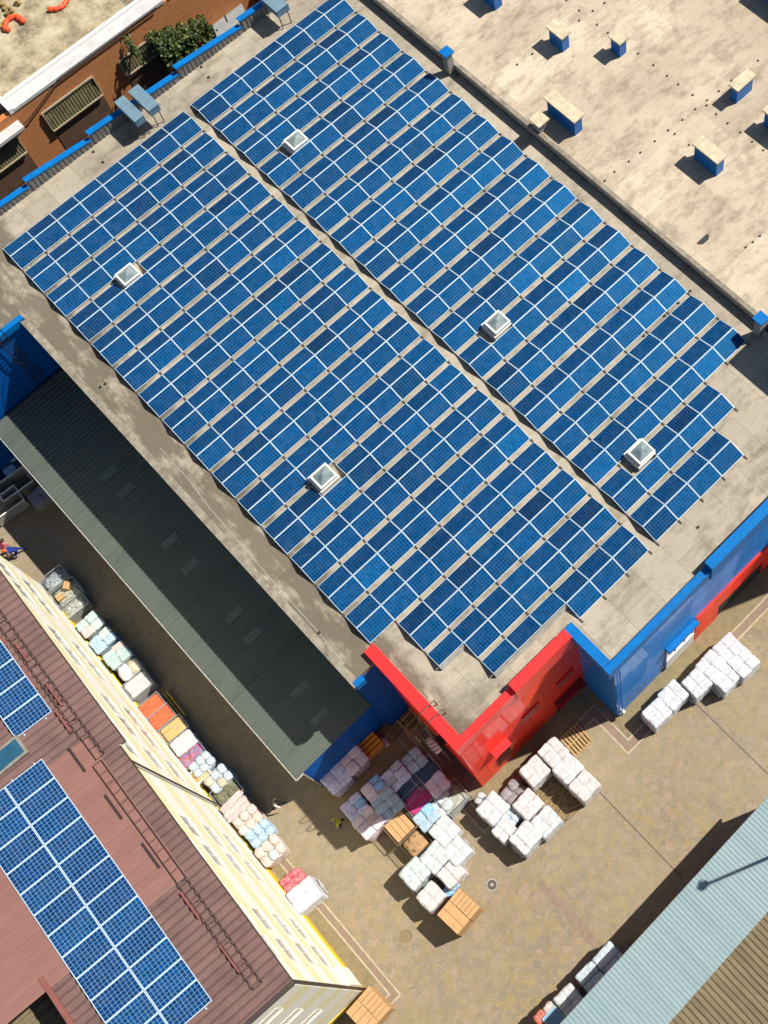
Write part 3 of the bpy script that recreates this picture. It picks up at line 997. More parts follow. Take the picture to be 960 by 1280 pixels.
mb.build('wall', M['blue_deep'], an, AO)

# ------------------------------------------------------------------ yellow building (local frame: x outwards, y along the long wall)
YO = Vector((-12.0, -43.0, 0)); PH = .045
yb = thing('yellow_building', 'tall cream and yellow banded building with brown metal roof carrying solar panels', 'building', YO, -PH)
YM = Matrix.Translation(YO) @ Matrix.Rotation(-PH, 4, 'Z')
YI = YM.inverted()
EZ, SLOPE = 18.3, .12
bands = [(0, .95, 2), (.95, 2.8, 0), (2.8, 4.0, 1), (4.0, 6.2, 0), (6.2, 7.5, 1), (7.5, 9.8, 0), (9.8, 11.3, 1), (11.3, 13.6, 0), (13.6, 15.3, 1), (15.3, 17.0, 0), (17.0, 17.6, 1), (17.6, 18.18, 0)]
WM = [M['cream'], M['yellow'], M['deep_yellow']]
mb = MB()
SHR = Matrix(((1, -.022, 0, 0), (0, 1, 0, 0), (0, 0, 1, 0), (0, 0, 0, 1)))
for z0, z1, mi in bands:
    pr = .06 if mi == 2 else 0
    mb.box(-.3, 0 + pr, 0 - pr, 30.4, z0, z1, mi, SHR)
    mb.box(-24, -.302, 0 - pr, .3, z0, z1, mi)
    mb.box(-24, -1.0, 30.1, 30.4, z0, z1, mi)
mb.build('wall', WM, yb)


def zr(x):
    return EZ - SLOPE * x


def yroof(px, py, lift=0.0):
    n = Vector((SLOPE, 0, 1.0)).normalized()
    d = YI.to_3x3() @ ray(px, py); o = YI @ CAM
    P0 = Vector((0, 0, EZ + lift))
    return o + d * ((P0 - o).dot(n) / d.dot(n))


UP = Vector((-1, 0, SLOPE))
mb = MB()
corrugated(mb, (.22, 0 - .15, zr(.22)), UP, (0, 1, 0), 7.55, 13.05, .37, .125, duty=.14, slope=.44)
corrugated(mb, (-7.26, 6.9, zr(-7.26)), UP, (0, 1, 0), 17, 6.0, .37, .125, duty=.14, slope=.44)
corrugated(mb, (.50, 12.9, zr(.5)), UP, (0, 1, 0), 25, 17.7, .37, .125, duty=.14, slope=.44)
ry = mb.build('roof', M['tile'], yb)
mb = MB()
corrugated(mb, (-.62, 6.3, zr(-.62) + .135), UP, (0, 1, 0), 23.5, 7.8, .55, .012, duty=.92)
mb.build('smooth_sheet', M['smooth_tile'], ry)
mb = MB()
mb.box(.02, .26, -.2, 12.88, zr(.2) - .14, zr(.2) - .02)
mb.box(.30, .54, 12.885, 30.6, zr(.4) - .16, zr(.4) - .03)
mb.build('gutter', M['dark_brown'], ry)
mb = MB()
for k in range(15):
    x0, x1 = .2 - .5 * k, .2 - .5 * (k + 1)
    mb.quad([(x0, -.22, zr(x0) - .16), (x0, -.22, zr(x0) + .1), (x1, -.22, zr(x1) + .1), (x1, -.22, zr(x1) - .16)])
    mb.quad([(x0, -.22, zr(x0) + .1), (x0, -.02, zr(x0) + .1), (x1, -.02, zr(x1) + .1), (x1, -.22, zr(x1) + .1)])
mb.build('verge', M['dark_brown'], ry)
# well beside the roof: brown kerb, lower tiled roof
mb = MB()
mb.box(-7.42, -7.2, -.2, 6.9, zr(-7.3) - 2.2, zr(-7.3) + .2)
for k in range(10):
    x0, x1 = -7.42 - 1.7 * k, -7.42 - 1.7 * (k + 1)
    mb.quad([(x0, 6.92, zr(x0) + .12), (x0, 6.92, zr(x0) - 2.4), (x1, 6.92, zr(x1) - 2.4), (x1, 6.92, zr(x1) + .12)])
mb.build('roof_kerb', M['bar_brown'], ry)
mb = MB(); corrugated(mb, (-7.43, -.1, zr(-7.4) - 2.0), (-1, 0, -.12), (0, 1, 0), 16, 7.0, .42, .05)
mb.build('lower_roof', M['olive_tile'] if 'olive_tile' in M else M['brown_sheet'], yb)
# snow fence near the eave
sf = MB()
for y0, y1, xa in ((.7, 12.8, -.68), (12.95, 29.5, -.42)):
    for dx in (0, -.42):
        sf.tube([(xa + dx, y0, zr(xa + dx) + .22), (xa + dx, y1, zr(xa + dx) + .22)], .022, 0, 5)
    n = int((y1 - y0) / .55)
    for i in range(n + 1):
        y = y0 + (y1 - y0) * i / n
        sf.tube([(xa + .02, y, zr(xa) + .22), (xa - .44, y, zr(xa - .42) + .22)], .016, 0, 5)
        if i % 2 == 0:
            sf.tube([(xa - .2, y, zr(xa)), (xa - .2, y, zr(xa - .2) + .22)], .02, 0, 4)
sf.build('snow_fence', M['fence'], ry)
cb = lambda x, y: (x / 3, 960 + y / 3)
cA = crop(0, 680, 4.268)
bars = [((395, 105), (465, 190), cb, 'dark_brown'), ((535, 285), (605, 375), cb, 'dark_brown'), ((680, 470), (755, 565), cb, 'bar_brown'), ((825, 665), (905, 765), cb, 'bar_brown'),
        ((5, 500), (45, 550), cA, 'bar_brown'), ((85, 530), (160, 630), cA, 'bar_brown'), ((120, 665), (210, 770), cA, 'bar_brown'), ((245, 755), (350, 860), cA, 'bar_brown'), ((300, 895), (390, 1005), cA, 'bar_brown'), ((370, 1095), (465, 1215), cA, 'dark_brown')]
for a, b_, cf, m in bars:
    pa, pb = yroof(*cf(*a)), yroof(*cf(*b_))
    x = (pa.x + pb.x) / 2
    mb = MB(); mb.box(x - .05, x + .05, min(pa.y, pb.y), max(pa.y, pb.y), zr(x) + .06, zr(x) + .2)
    mb.build('snow_bar', M[m], ry)
# roof window between the arrays
p = yroof(13, 945)
mb = MB(); mb.box(p.x - 1.0, p.x + .75, p.y - .5, p.y + .5, zr(p.x) + .02, zr(p.x) + .30); o = mb.build('roof_window', M['old_frame'], yb)
mb = MB(); mb.quad([(p.x - .88, p.y - .38, zr(p.x) + .31), (p.x + .63, p.y - .38, zr(p.x) + .31), (p.x + .63, p.y + .38, zr(p.x) + .31), (p.x - .88, p.y + .38, zr(p.x) + .31)]); mb.build('pane', M['blue_pane'], o)
# windows
WZ = [16.35, 12.95, 8.95, 5.4]


def ywin(x, y, z, axis, w=1.25, h=1.7):
    def bx(mb, u0, u1, d0, d1, z0, z1):
        if axis == 'x':
            mb.box(x + d0, x + d1, y + u0, y + u1, z0, z1, 0, SHR)
        else:
            mb.box(x + u0, x + u1, y - d1, y - d0, z0, z1)
    mb = MB()
    t = .06
    bx(mb, -w / 2, w / 2, .003, .035, z + h / 2 - t, z + h / 2); bx(mb, -w / 2, w / 2, .003, .09, z - h / 2, z - h / 2 + t)
    bx(mb, -w / 2, -w / 2 + t, .003, .035, z - h / 2 + t, z + h / 2 - t); bx(mb, w / 2 - t, w / 2, .003, .035, z - h / 2 + t, z + h / 2 - t)
    bx(mb, -.04, .04, .003, .03, z - h / 2 + t, z + h / 2 - t)
    o = mb.build('window', M['win_frame'], yb)
    mb = MB(); bx(mb, -w / 2 + t, w / 2 - t, .002, .015, z - h / 2 + t, z + h / 2 - t); mb.build('pane', M['win_pane'], o)


for z in WZ:
    for a in (2.1, 3.85, 7.65, 9.45):
        ywin(0, a, z, 'x')
    for a in (14.6, 16.85, 18.45, 21.85, 23.4, 26.8, 28.4):
        ywin(0, a, z, 'x')
for z in (15.2, 11.2, 6.9):
    for x in (-2.1, -4.6, -7.1):
        ywin(x, 0, z, 'y', 1.6, 1.2)
for yy, rr_ in ((.06, .06), (12.85, .055)):
    mb = MB(); mb.tube([(.14 - .022 * yy, yy, zr(.2) - .2), (.14 - .022 * yy, yy, .1)], rr_, 0, 8); mb.build('downpipe', M['dark_brown'], yb)
mb = MB(); mb.box(-.05, .16, 0.25, 1.4, 0.96, 4.0); mb.build('buttress', M['cream'], yb)
# paved strip along its foot (in its frame)
q = [Vector((-10.95, -29, 0)), Vector((-10.95, -44.2, 0)), Vector((-21, -44.4, 0))]
strip(q, .5, 'paver_path')
mb = MB()
q = [YM @ Vector(v) for v in ((0, 0, .004), (.82, 0, .004), (.3, 30, .004), (0, 30, .004))]
mb.quad(q); structure(mb.build('mossy_pavement', M['moss']))

PB = panel_mesh('solar_panel_wide', 1.843, 1.08, M['cell_big'], .03)
for lab, cols, y0, n in (('long double column solar array on the brown roof of the yellow building', ((-3.52, 0), (-5.37, 0)), 1.50, 12),
                         ('short single column solar array at the left edge on the brown roof', ((-2.08, 0),), 16.10, 8)):
    arr = thing('roof_solar_array', lab, 'solar panels', YM @ Vector((-3.4, y0, zr(-3.4))), -PH)
    ai = (Matrix.Translation(arr.location) @ Matrix.Rotation(-PH, 4, 'Z')).inverted()
    for cx_, dy in cols:
        for i in range(n):
            lp = Vector((cx_, y0 + 1.09 * (i + .5), zr(cx_) + .16))
            o = put(PB, 'solar_panel', arr, ai @ (YM @ lp), (0, math.atan(SLOPE), 0))
        rl = MB()
        for dx in (-.55, .55):
            a = ai @ (YM @ Vector((cx_ + dx, y0 - .12, zr(cx_ + dx) + .09))); b_ = ai @ (YM @ Vector((cx_ + dx, y0 + 1.09 * n + .1, zr(cx_ + dx) + .09)))
            rl.tube([a, b_], .035, 0, 4)
        rl.build('mounting_rail', M['alu'], arr)

# ------------------------------------------------------------------ grey shed bottom right
SZ = 4.5
sh = thing('corrugated_shed', 'low shed with pale blue corrugated roof and olive brown sheet behind its ridge', 'building', (0, -57, 0))
SO = (0, -57, 0)
mb = MB(); corrugated(mb, (-14, -51.55, SZ), (0, -1, .09), (1, 0, 0), 3.76, 24.6, .22, .026); mb.build('roof', M['shed'], sh, SO)
mb = MB(); corrugated(mb, (-14, -55.22, SZ + .26), (0, -1, -.05), (1, 0, 0), 13, 24.6, .30, .07); mb.build('brown_roof', M['brown_sheet'], sh, SO)
mb = MB(); mb.box(-14, 10.6, -51.62, -51.53, SZ - .12, SZ - .01); mb.build('gutter', M['edge'], sh, SO)
mb = MB(); mb.box(-13.9, 10.5, -68, -51.75, 0, SZ - .14); mb.build('wall', M['concrete'], sh, SO)
# tall lamp whose shadow crosses the shed roof
t = thing('street_lamp', 'tall grey lamp post casting its shadow across the pale blue shed roof', 'lamp', (11.3, -55.2, 0))
mb = MB(); mb.tube([(0, 0, 0), (0, 0, 16.2)], [.12, .075], 0, 10); mb.build('pole', M['grey_metal'], t)
mb = MB(); mb.tube([(0, 0, 16.1), (.25, .1, 16.3), (.5, .1, 16.3)], .05, 0, 8); a = mb.build('arm', M['grey_metal'], t)
mb = MB(); mb.box(-.22, .22, -.14, .14, 15.6, 15.9); mb.build('lamp_head', M['grey_metal'], t)

# ------------------------------------------------------------------ brick building top left
BY = 7.6
bk = thing('brick_building', 'old brick building with lichen covered flat roof and white coping', 'building', (8, 15, 0))
BO = (8, 15, 0)
mb = MB(); mb.box(-30, 45, BY, BY + .4, 0, RZ - .3); mb.build('wall', M['brick'], bk, BO)
mb = MB(); mb.box(-30, 45, BY + .9, 60, RZ - 1.4, RZ - .15); mb.build('roof', M['lichen'], bk, BO)
mb = MB(); mb.box(6.1, 17.6, BY - .06, BY + .88, RZ - .28, RZ - .03); mb.box(18.0, 45, BY - .06, BY + .88, RZ - .28, RZ - .03); mb.box(-30, 5.95, BY - .7, BY + .2, RZ - 1.3, RZ - 1.05); mb.build('coping', M['white_wall'], bk, BO)
mb = MB(); mb.box(6.1, 45, BY + .89, BY + 1.1, RZ - .3, RZ + .14); mb.box(5.8, 6.08, BY - .05, BY + 8, RZ - .3, RZ + .14); mb.build('roof_kerb', M['white'], bk, BO)
mb = MB(); mb.box(-30, 5.78, BY + .21, BY + 9, RZ - 1.2, RZ - .85); mb.build('lower_roof', M['grey_metal'], bk, BO)
mb = MB()
for x0, x1, zt, zb in ((7.45, 11.2, 1.85, 3.55), (13.3, 15.9, 2.2, 3.55), (1.6, 5.2, 2.0, 3.6)):
    aw = MB()
    corrugated(aw, (x0, BY - .03, RZ - zt), (0, -.10, -1), (1, 0, 0), zb - zt, x1 - x0, .2, .03)
    o = aw.build('louvre_panel', M['awning'], bk, BO)
    ab = MB(); ab.box(x0 - .08, x1 + .08, BY - .27, BY - .20, RZ - zb - .08, RZ - zb + .02); ab.box(x0 - .12, x1 + .12, BY - .14, BY - .07, RZ - zt, RZ - zt + .14)
    ab.box(x0 - .12, x0 - .03, BY - .2, BY - .01, RZ - zb, RZ - zt - .01); ab.box(x1 + .03, x1 + .12, BY - .2, BY - .01, RZ - zb, RZ - zt - .01)
    ab.build('louvre_frame', M['strip_edge'], o, BO)
    dd = MB(); dd.box(x0, x1 + .1, BY - .04, BY - .004, RZ - 6.0, RZ - zb - .09); dd.build('brown_gate', M['door_brown'], bk, BO)
cb8 = crop(0, 0, 4.8)
mb = MB()
mb.tube([on_y(*cb8(*q), BY - .15) for q in ((10, 915), (120, 770), (180, 710), (260, 600), (350, 475), (560, 320), (940, 45))], .035, 0, 5)
mb.build('cable', M['black'], bk, BO)


def poly_sheet(pix, z, t, name, m, parent, off):
    mb = MB()
    pts = [at(x, y, z) for x, y in pix]
    poly = [(p.x, p.y) for p in pts]
    ar = sum(poly[i][0] * poly[(i + 1) % len(poly)][1] - poly[(i + 1) % len(poly)][0] * poly[i][1] for i in range(len(poly)))
    if ar < 0:
        poly = poly[::-1]
    mb.prism(poly, z - t, z)
    return mb.build(name, m, parent, off)


p0 = at(280, 25, 7.5)
lt = thing('lean_to_shed', 'grey sheet roofed lean-to wedged between brick wall and blue parapet', 'shed', (p0.x, p0.y, 0))
poly_sheet([(262, 22), (295, -8), (305, 10), (308, 30), (271, 46)], 7.5, .12, 'roof_sheet', M['grey_metal'], lt, lt.location)
mb = MB(); mb.box(p0.x - 1.0, p0.x + 1.2, p0.y - 1.0, p0.y + .6, 0, 7.37); mb.build('shed_wall', M['brick'], lt, lt.location)
a, b_ = at(276, 6, 7.52), at(284, 27, 7.52)
mb = MB(); mb.tube([a, b_], .045, 0, 5); mb.build('sheet_joint', M['black'], lt, lt.location)
p0 = at(310, 3, 6.5)
lt = thing('lean_to_shed', 'ochre rusted sheet roof above the blue parapet at the top edge', 'shed', (p0.x, p0.y, 0))
poly_sheet([(297, -12), (325, -25), (330, 0), (305, 18)], 6.5, .12, 'roof_sheet', M['soil'], lt, lt.location)
mb = MB(); mb.box(p0.x - .8, p0.x + .8, p0.y - .6, p0.y + .6, 0, 6.37); mb.build('shed_wall', M['brick'], lt, lt.location)

# ivy on the brick wall
iv = thing('ivy', 'dense dark green ivy climbing down the brick wall above the blue parapet', 'plant', (17.5, 7.4, 0))
mb = MB()
rnd = random.Random(3)
stems = MB()
for k in range(15):
    px = (187 + 6.4 * k if k < 11 else 192 + 9 * (k - 11)) + rnd.uniform(-2, 2) if k < 14 else 156
    py = (74 - .37 * (px - 100)) + rnd.uniform(0, 6) if k < 14 else 48
    ln = (rnd.choice((14, 24, 38, 52)) + rnd.uniform(-4, 6)) if k < 14 else 16
    tip = on_y(px + ln * .55, py + ln, BY - .2)
    top = on_y(px, py, BY - .2)
    path = []
    for i in range(9):
        f = i / 8
        p = top.lerp(tip, f) + Vector((rnd.uniform(-.15, .15), -.1 - .28 * math.sin(f * 3), 0))
        path.append(p)
    stems.tube([top + Vector((0, .05, 0))] + path[1:], .03, 0, 5)
    for i in range(int(120 + ln * 7)):
        f = rnd.random()
        p = path[min(8, int(f * 8.99))]
        rad = .15 * (1.3 - .8 * f)
        c = p + Vector((rnd.gauss(0, rad * .6), rnd.gauss(-.15, .28), rnd.gauss(0, rad * .55)))
        c.y = min(c.y, BY - .05)
        a_, e_ = rnd.random() * 6.28, rnd.uniform(-1.0, 1.0)
        u = Vector((math.cos(a_), math.sin(a_) * .5, e_)).normalized() * rnd.uniform(.05, .12)
        w = u.cross(Vector((rnd.uniform(-1, 1), -1, rnd.uniform(.2, 1.5)))).normalized() * u.length * .8
        mb.quad([c - u, c + w, c + u, c - w])
mb.build('foliage', M['leaf'], iv, iv.location)
stems.build('stem', M['bark'], iv, iv.location)


def curl(px, py, label, r, a0, a1, th):
    p = at(px, py, RZ - .1)
    n = 18
    pts = [(r * math.cos(a0 + (a1 - a0) * i / n) * (1 + .12 * math.sin(i * 1.3)), r * math.sin(a0 + (a1 - a0) * i / n), th * (1 + .1 * math.sin(i))) for i in range(n + 1)]
    mb = MB(); mb.tube(pts, [th * (.85 + .3 * abs(math.sin(i * .9))) for i in range(n + 1)], 0, 8)
    o = mb.build('orange_hose', M['orange'], None, smooth=True)
    o.location = (p.x, p.y, RZ - .15)
    tag(o, label, 'hose')


curl(18, 31, 'orange plastic hose curled into an open ring on the lichen stained roof', .55, R_(-40), R_(200), .17)
curl(70, 2, 'bent orange plastic hose at the top edge of the lichen stained roof', .7, R_(200), R_(330), .15)
p = at(3, 12, RZ - .1)
o = bpy.data.objects.new('rubble_heap', bpy.data.meshes.new('rubble_heap'))
bm = bmesh.new()
for k in range(14):
    mt = Matrix.Translation((rnd.gauss(0, .5), rnd.gauss(0, .5), .1 + rnd.random() * .15)) @ Matrix.Rotation(rnd.random() * 3, 4, (rnd.random(), rnd.random(), 1)) @ Matrix.Diagonal((*[rnd.uniform(.12, .4) for _ in range(3)], 1))
    bmesh.ops.create_cube(bm, size=1, matrix=mt)
bm.to_mesh(o.data); o.data.materials.append(M['soil']); COL.objects.link(o); o.location = (p.x, p.y, RZ - .15)
o['kind'] = 'stuff'; o['label'] = 'broken brick rubble in the top left corner of the lichen roof'; o['category'] = 'rubble'

# ------------------------------------------------------------------ goods on pallets
def sack_mesh(seed, soft=3.2, amp=.055):
    rr = random.Random(seed)
    bm = bmesh.new()
    bmesh.ops.create_cube(bm, size=1)
    bmesh.ops.subdivide_edges(bm, edges=bm.edges[:], cuts=5, use_grid_fill=True)
    off = Vector((rr.random() * 50, rr.random() * 50, rr.random() * 50))
    for v in bm.verts:
        p = v.co
        n = (abs(p.x * 2) ** soft + abs(p.y * 2) ** soft + abs(p.z * 2) ** soft) ** (1 / soft)
        m = max(abs(p.x), abs(p.y), abs(p.z)) * 2
        p *= (m / n if n else 1) * .55 + .45 * (1 / n if n else 1) * m
        p += noise.noise_vector(p * 3.2 + off) * amp
    me = bpy.data.meshes.new('sack')
    bm.to_mesh(me); bm.free()
    for q in me.polygons:
        q.use_smooth = True
    me.materials.append(S['white'])
    return me


SACKS = [sack_mesh(i, 7.0, .07) for i in range(5)]
WRAP = [sack_mesh(40 + i, 7.0, .045) for i in range(5)]
BAGS = [sack_mesh(20 + i, 2.5, .10) for i in range(4)]


def pallet_mesh():
    mb = MB()
    for y in (-.5, 0, .5):
        mb.box(-.6, .6, y * .98 - .05, y * .98 + .05, 0, .1)
    for i in range(7):
        x = -.6 + i * 1.2 / 7 + .02
        mb.box(x, x + .125, -.6, .6, .102, .135)
    o = mb.build('pallet', M['wood']); me = o.data
    bpy.data.objects.remove(o)
    return me


PAL = pallet_mesh()


def stack_mesh(w, d, z0, z1, mat, seed, layer=.3, soft=5.0, amp=.045):
    """bulging column of sacks under film"""
    nu, nz = 40, max(5, int((z1 - z0) / .075))
    mb = MB()
    off = Vector((seed * 3.1, seed * 1.7, 0))
    for j in range(nz + 1):
        z = z0 + (z1 - z0) * j / nz
        f = 1 + .035 * abs(math.sin(math.pi * (z - z0) / layer)) - (.05 if j in (0, nz) else 0)
        for i in range(nu):
            t = 2 * math.pi * i / nu
            c, s = math.cos(t), math.sin(t)
            r = (abs(c) ** soft + abs(s) ** soft) ** (-1 / soft)
            p = Vector((c * r * w / 2 * f, s * r * d / 2 * f, z))
            nn = noise.noise_vector(p * 2.6 + off) * amp
            mb.v.append(p + Vector((nn.x, nn.y, 0)))
    for j in range(nz):
        for i in range(nu):
            a, b_ = j * nu + i, j * nu + (i + 1) % nu
            mb.f.append([a, b_, b_ + nu, a + nu]); mb.mi.append(0)
    mb.f.append([nz * nu + i for i in range(nu)]); mb.mi.append(0)
    return mb, mat


def wrapped_mesh(w, d, h0, h1, nx, ny, seed):
    """film-wrapped cube of sacks: shallow creases between the sacks, slack wrinkles, soft edges"""
    rr = random.Random(seed)
    off = Vector((rr.random() * 60, rr.random() * 60, rr.random() * 60))
    H = h1 - h0
    bm = bmesh.new()
    bmesh.ops.create_cube(bm, size=2)
    bmesh.ops.subdivide_edges(bm, edges=bm.edges[:], cuts=19, use_grid_fill=True)
    cx = [-1 + 2 * (i + 1) / nx + rr.uniform(-.12, .12) for i in range(nx - 1)]
    cy = [-1 + 2 * (i + 1) / ny + rr.uniform(-.12, .12) for i in range(ny - 1)]
    nl = max(3, round(H / .34))
    cz = [-1 + 2 * (i + 1) / nl for i in range(nl - 1)]
    lev = {(i, j): rr.uniform(-.05, .045) for i in range(nx) for j in range(ny)}
    tx, ty = rr.uniform(-.03, .03), rr.uniform(-.03, .03)

    def crease(v, cs, k=.04):
        return sum(math.exp(-((v - c) / k) ** 2) for c in cs)
    for v in bm.verts:
        p = v.co.copy()
        n = (abs(p.x) ** 14 + abs(p.y) ** 14 + abs(p.z) ** 14) ** (1 / 14)
        q = p / n
        side = max(abs(p.x), abs(p.y)) > .999
        top = p.z > .999
        dx = dy = dz = 0
        if top:
            i = sum(p.x > c for c in cx); j = sum(p.y > c for c in cy)
            dz -= .11 * min(1, crease(p.x, cx) + crease(p.y, cy)) - lev[(i, j)] * (1 - max(abs(p.x), abs(p.y)) ** 6)
        if side:
            g_ = .035 * min(1, crease(p.z, cz, .09)) + .03 * min(1, (crease(p.y, cy) if abs(p.x) > .999 else crease(p.x, cx)))
            dx, dy = -g_ * (p.x if abs(p.x) > .999 else 0), -g_ * (p.y if abs(p.y) > .999 else 0)
        world = Vector((q.x * w / 2, q.y * d / 2, h0 + (q.z + 1) / 2 * H))
        nn = noise.noise_vector(world * 2.6 + off) * .035 + noise.noise_vector(world * 9.0 + off) * .022
        taper = 1 - .03 * (q.z + 1) / 2
        v.co = Vector((world.x * taper + dx + nn.x, world.y * taper + dy + nn.y, world.z + dz + (nn.z if p.z > -.9 else 0) + (tx * p.x + ty * p.y if top else 0)))
    me = bpy.data.meshes.new('wrapped_sacks')
    bm.to_mesh(me); bm.free()
    for q in me.polygons:
        q.use_smooth = True
    me.materials.append(S['white'])
    return me


LR = random.Random(11)


def load(p, label, pal, h=1.7, w=1.4, d=1.4, rz=0.0, nx=2, ny=3, group=None, sag=.05, pallet=True, name='pallet_load', cat='pallet load', bag=False, topm=None):
    pal = [S[k] for k in pal]
    white = pal[0].name.startswith('white') and not bag
    if not white: w *= .93; d *= .93
    else: w *= .905; d *= .905
    rz += LR.uniform(-.08, .08)
    t = thing(name, label, cat, (p.x, p.y, 0), rz, group)
    if pallet:
        put(PAL, 'pallet', t, (0, 0, 0), (0, 0, 0), (w / 1.25, d / 1.25, 1))
    th = .30
    if white:
        put(wrapped_mesh(w * 1.04, d * 1.04, .136, h, nx, ny, LR.random() * 999), 'wrapped_sacks', t, mat=pal[0])
        # a loose flap of film hanging at one side
        fx = LR.choice((-1, 1))
        fm = MB()
        ys = [(-.35 + .14 * i) * d for i in range(6)]
        rows = [[(fx * (w * .53 + .015 + .02 * math.sin(i * 1.7 + k) + .03 * k), y, .55 - .2 * k + .04 * math.sin(2 * i)) for i, y in enumerate(ys)] for k in range(3)]
        for k in range(2):
            for i in range(5):
                fm.quad([rows[k][i], rows[k][i + 1], rows[k + 1][i + 1], rows[k + 1][i]])
        fm.build('film_flap', pal[0], t, smooth=True)
        return t
    mb, m = stack_mesh(w * .98, d * .98, .136, h - th * .55, pal[0], LR.random() * 40)
    mb.build('sack_stack', m, t, smooth=True)
    src = BAGS if bag else (WRAP if white else SACKS)
    ov = 1.07
    for i in range(nx):
        for j in range(ny):
            sx, sy = w / nx, d / ny
            x, y = -w / 2 + sx * (i + .5), -d / 2 + sy * (j + .5)
            put(LR.choice(src), 'sack', t,
                (x + LR.uniform(-.03, .03), y + LR.uniform(-.03, .03), h - th * .5 + LR.uniform(-sag, sag)),
                (LR.uniform(-.10, .10), LR.uniform(-.10, .10), LR.uniform(-.10, .10) * (2 if bag else 1)),
                (sx * ov, sy * ov, th * LR.uniform(.92, 1.2)), (pal[0] if LR.random() < .6 else LR.choice(pal)))
    return t


def crate(p, label, w=1.2, d=1.0, h=1.0, rz=0.0, frame='grey_metal', group=None, sides=True):
    t = thing('wire_crate', label, 'crate', (p.x, p.y, 0), rz, group)
    mb = MB()
    for x in (-w / 2, w / 2):
        for y in (-d / 2, d / 2):
            mb.tube([(x, y, 0), (x, y, h)], .022, 0, 5)
    c = [(-w / 2, -d / 2), (w / 2, -d / 2), (w / 2, d / 2), (-w / 2, d / 2), (-w / 2, -d / 2)]
    for z in (.12, h):
        for a, b_ in zip(c, c[1:]):
            mb.tube([(*a, z), (*b_, z)], .024, 0, 5)
    mb.build('crate_frame', M[frame], t)
    mb = MB(); mb.box(-w / 2, w / 2, -d / 2, d / 2, .10, .13); mb.build('crate_floor', M['old_wood'], t)
    if sides:
        for a, b_ in zip(c, c[1:]):
            mb = MB()
            a, b_ = Vector((*a, 0)), Vector((*b_, 0))
            n = int((b_ - a).length / .1)
            for i in range(1, n):
                q = a.lerp(b_, i / n)
                mb.tube([(q.x, q.y, .12), (q.x, q.y, h)], .007, 0, 3, False)
            for k in range(1, 8):
                z = .12 + (h - .12) * k / 8
                mb.tube([(a.x, a.y, z), (b_.x, b_.y, z)], .007, 0, 3, False)
            mb.build('mesh_side', M[frame], t)
    return t


def heap(p, name, label, mat, w, d, z0, z1, rz, n=9, cat='scrap', lumpm=None):
    t = thing(name, label, cat, (p.x, p.y, z0), rz)
    mb, m = stack_mesh(w, d, 0, z1 - z0 - .08, S[mat], LR.random() * 40, soft=9, amp=.02)
    mb.build('lower_layer', m, t, smooth=True)
    for i in range(n):
        s = LR.uniform(.28, .5)
        put(LR.choice(BAGS), 'lump', t, (LR.uniform(-.5, .5) * (w - s), LR.uniform(-.5, .5) * (d - s), z1 - z0 - .1 + LR.uniform(-.05, .06)),
            (LR.uniform(-.3, .3), LR.uniform(-.3, .3), LR.random() * 3), (s * min(1, w), s * .8 * min(1, d), .22), S[LR.choice(lumpm or [mat])])
    return t


def flat_bundle(p, name, label, mat, w, d, z0, z1, rz, n=3, cat='film bundle'):
    """sheets or bags pressed flat under taut film"""
    t = thing(name, label, cat, (p.x, p.y, z0), rz)
    mb, m = stack_mesh(w, d, 0, z1 - z0, S[mat], LR.random() * 40, soft=12, amp=.012)
    mb.build('lower_layer', m, t, smooth=True)
    for i in range(n):
        put(LR.choice(SACKS), 'fold', t, (0, -d / 2 + d * (i + .5) / n, z1 - z0), (LR.uniform(-.03, .03), LR.uniform(-.03, .03), LR.uniform(-.05, .05)), (w * .98, d / n * 1.02, .10), S[mat])
    return t


def cartons(p, label, w, d, h, rz, cells, layers=2, name='carton_stack'):
    t = thing(name, label, 'boxes', (p.x, p.y, 0), rz)
    put(PAL, 'pallet', t, (0, 0, 0), (0, 0, 0), (w / 1.2, d / 1.2, 1))
    lh = (h - .14) / layers
    for k in range(layers):
        for (x0, x1, y0, y1) in cells:
            mb = MB()
            g_ = .012
            j = LR.uniform(-.008, .008)
            bx0, bx1, by0, by1 = -w / 2 + w * x0 + g_ + j, -w / 2 + w * x1 - g_ + j, -d / 2 + d * y0 + g_, -d / 2 + d * y1 - g_
            z0, z1 = .14 + lh * k + .004, .14 + lh * (k + 1) + (LR.uniform(-.01, .012) if k == layers - 1 else 0)
            mb.box(bx0, bx1, by0, by1, z0, z1)
            o = mb.build('carton', M['card'], t)
            mb = MB()
            if bx1 - bx0 > by1 - by0:
                c = (by0 + by1) / 2; mb.box(bx0 + .01, bx1 - .01, c - .025, c + .025, z1 + .001, z1 + .004)
            else:
                c = (bx0 + bx1) / 2; mb.box(c - .025, c + .025, by0 + .01, by1 - .01, z1 + .001, z1 + .004)
            mb.build('tape', M['card_tape'], o)
    return t


c6 = crop(400, 920, 4.364)
c7 = crop(580, 880, 4.8)
c4 = crop(640, 640, 3)
cS = crop(660, 1140, 6.857)
cB = crop(160, 840, 4.8)
cC = crop(120, 880, 3.4286)


def T(cf, x, y, h):
    return at(*cf(x, y), h)


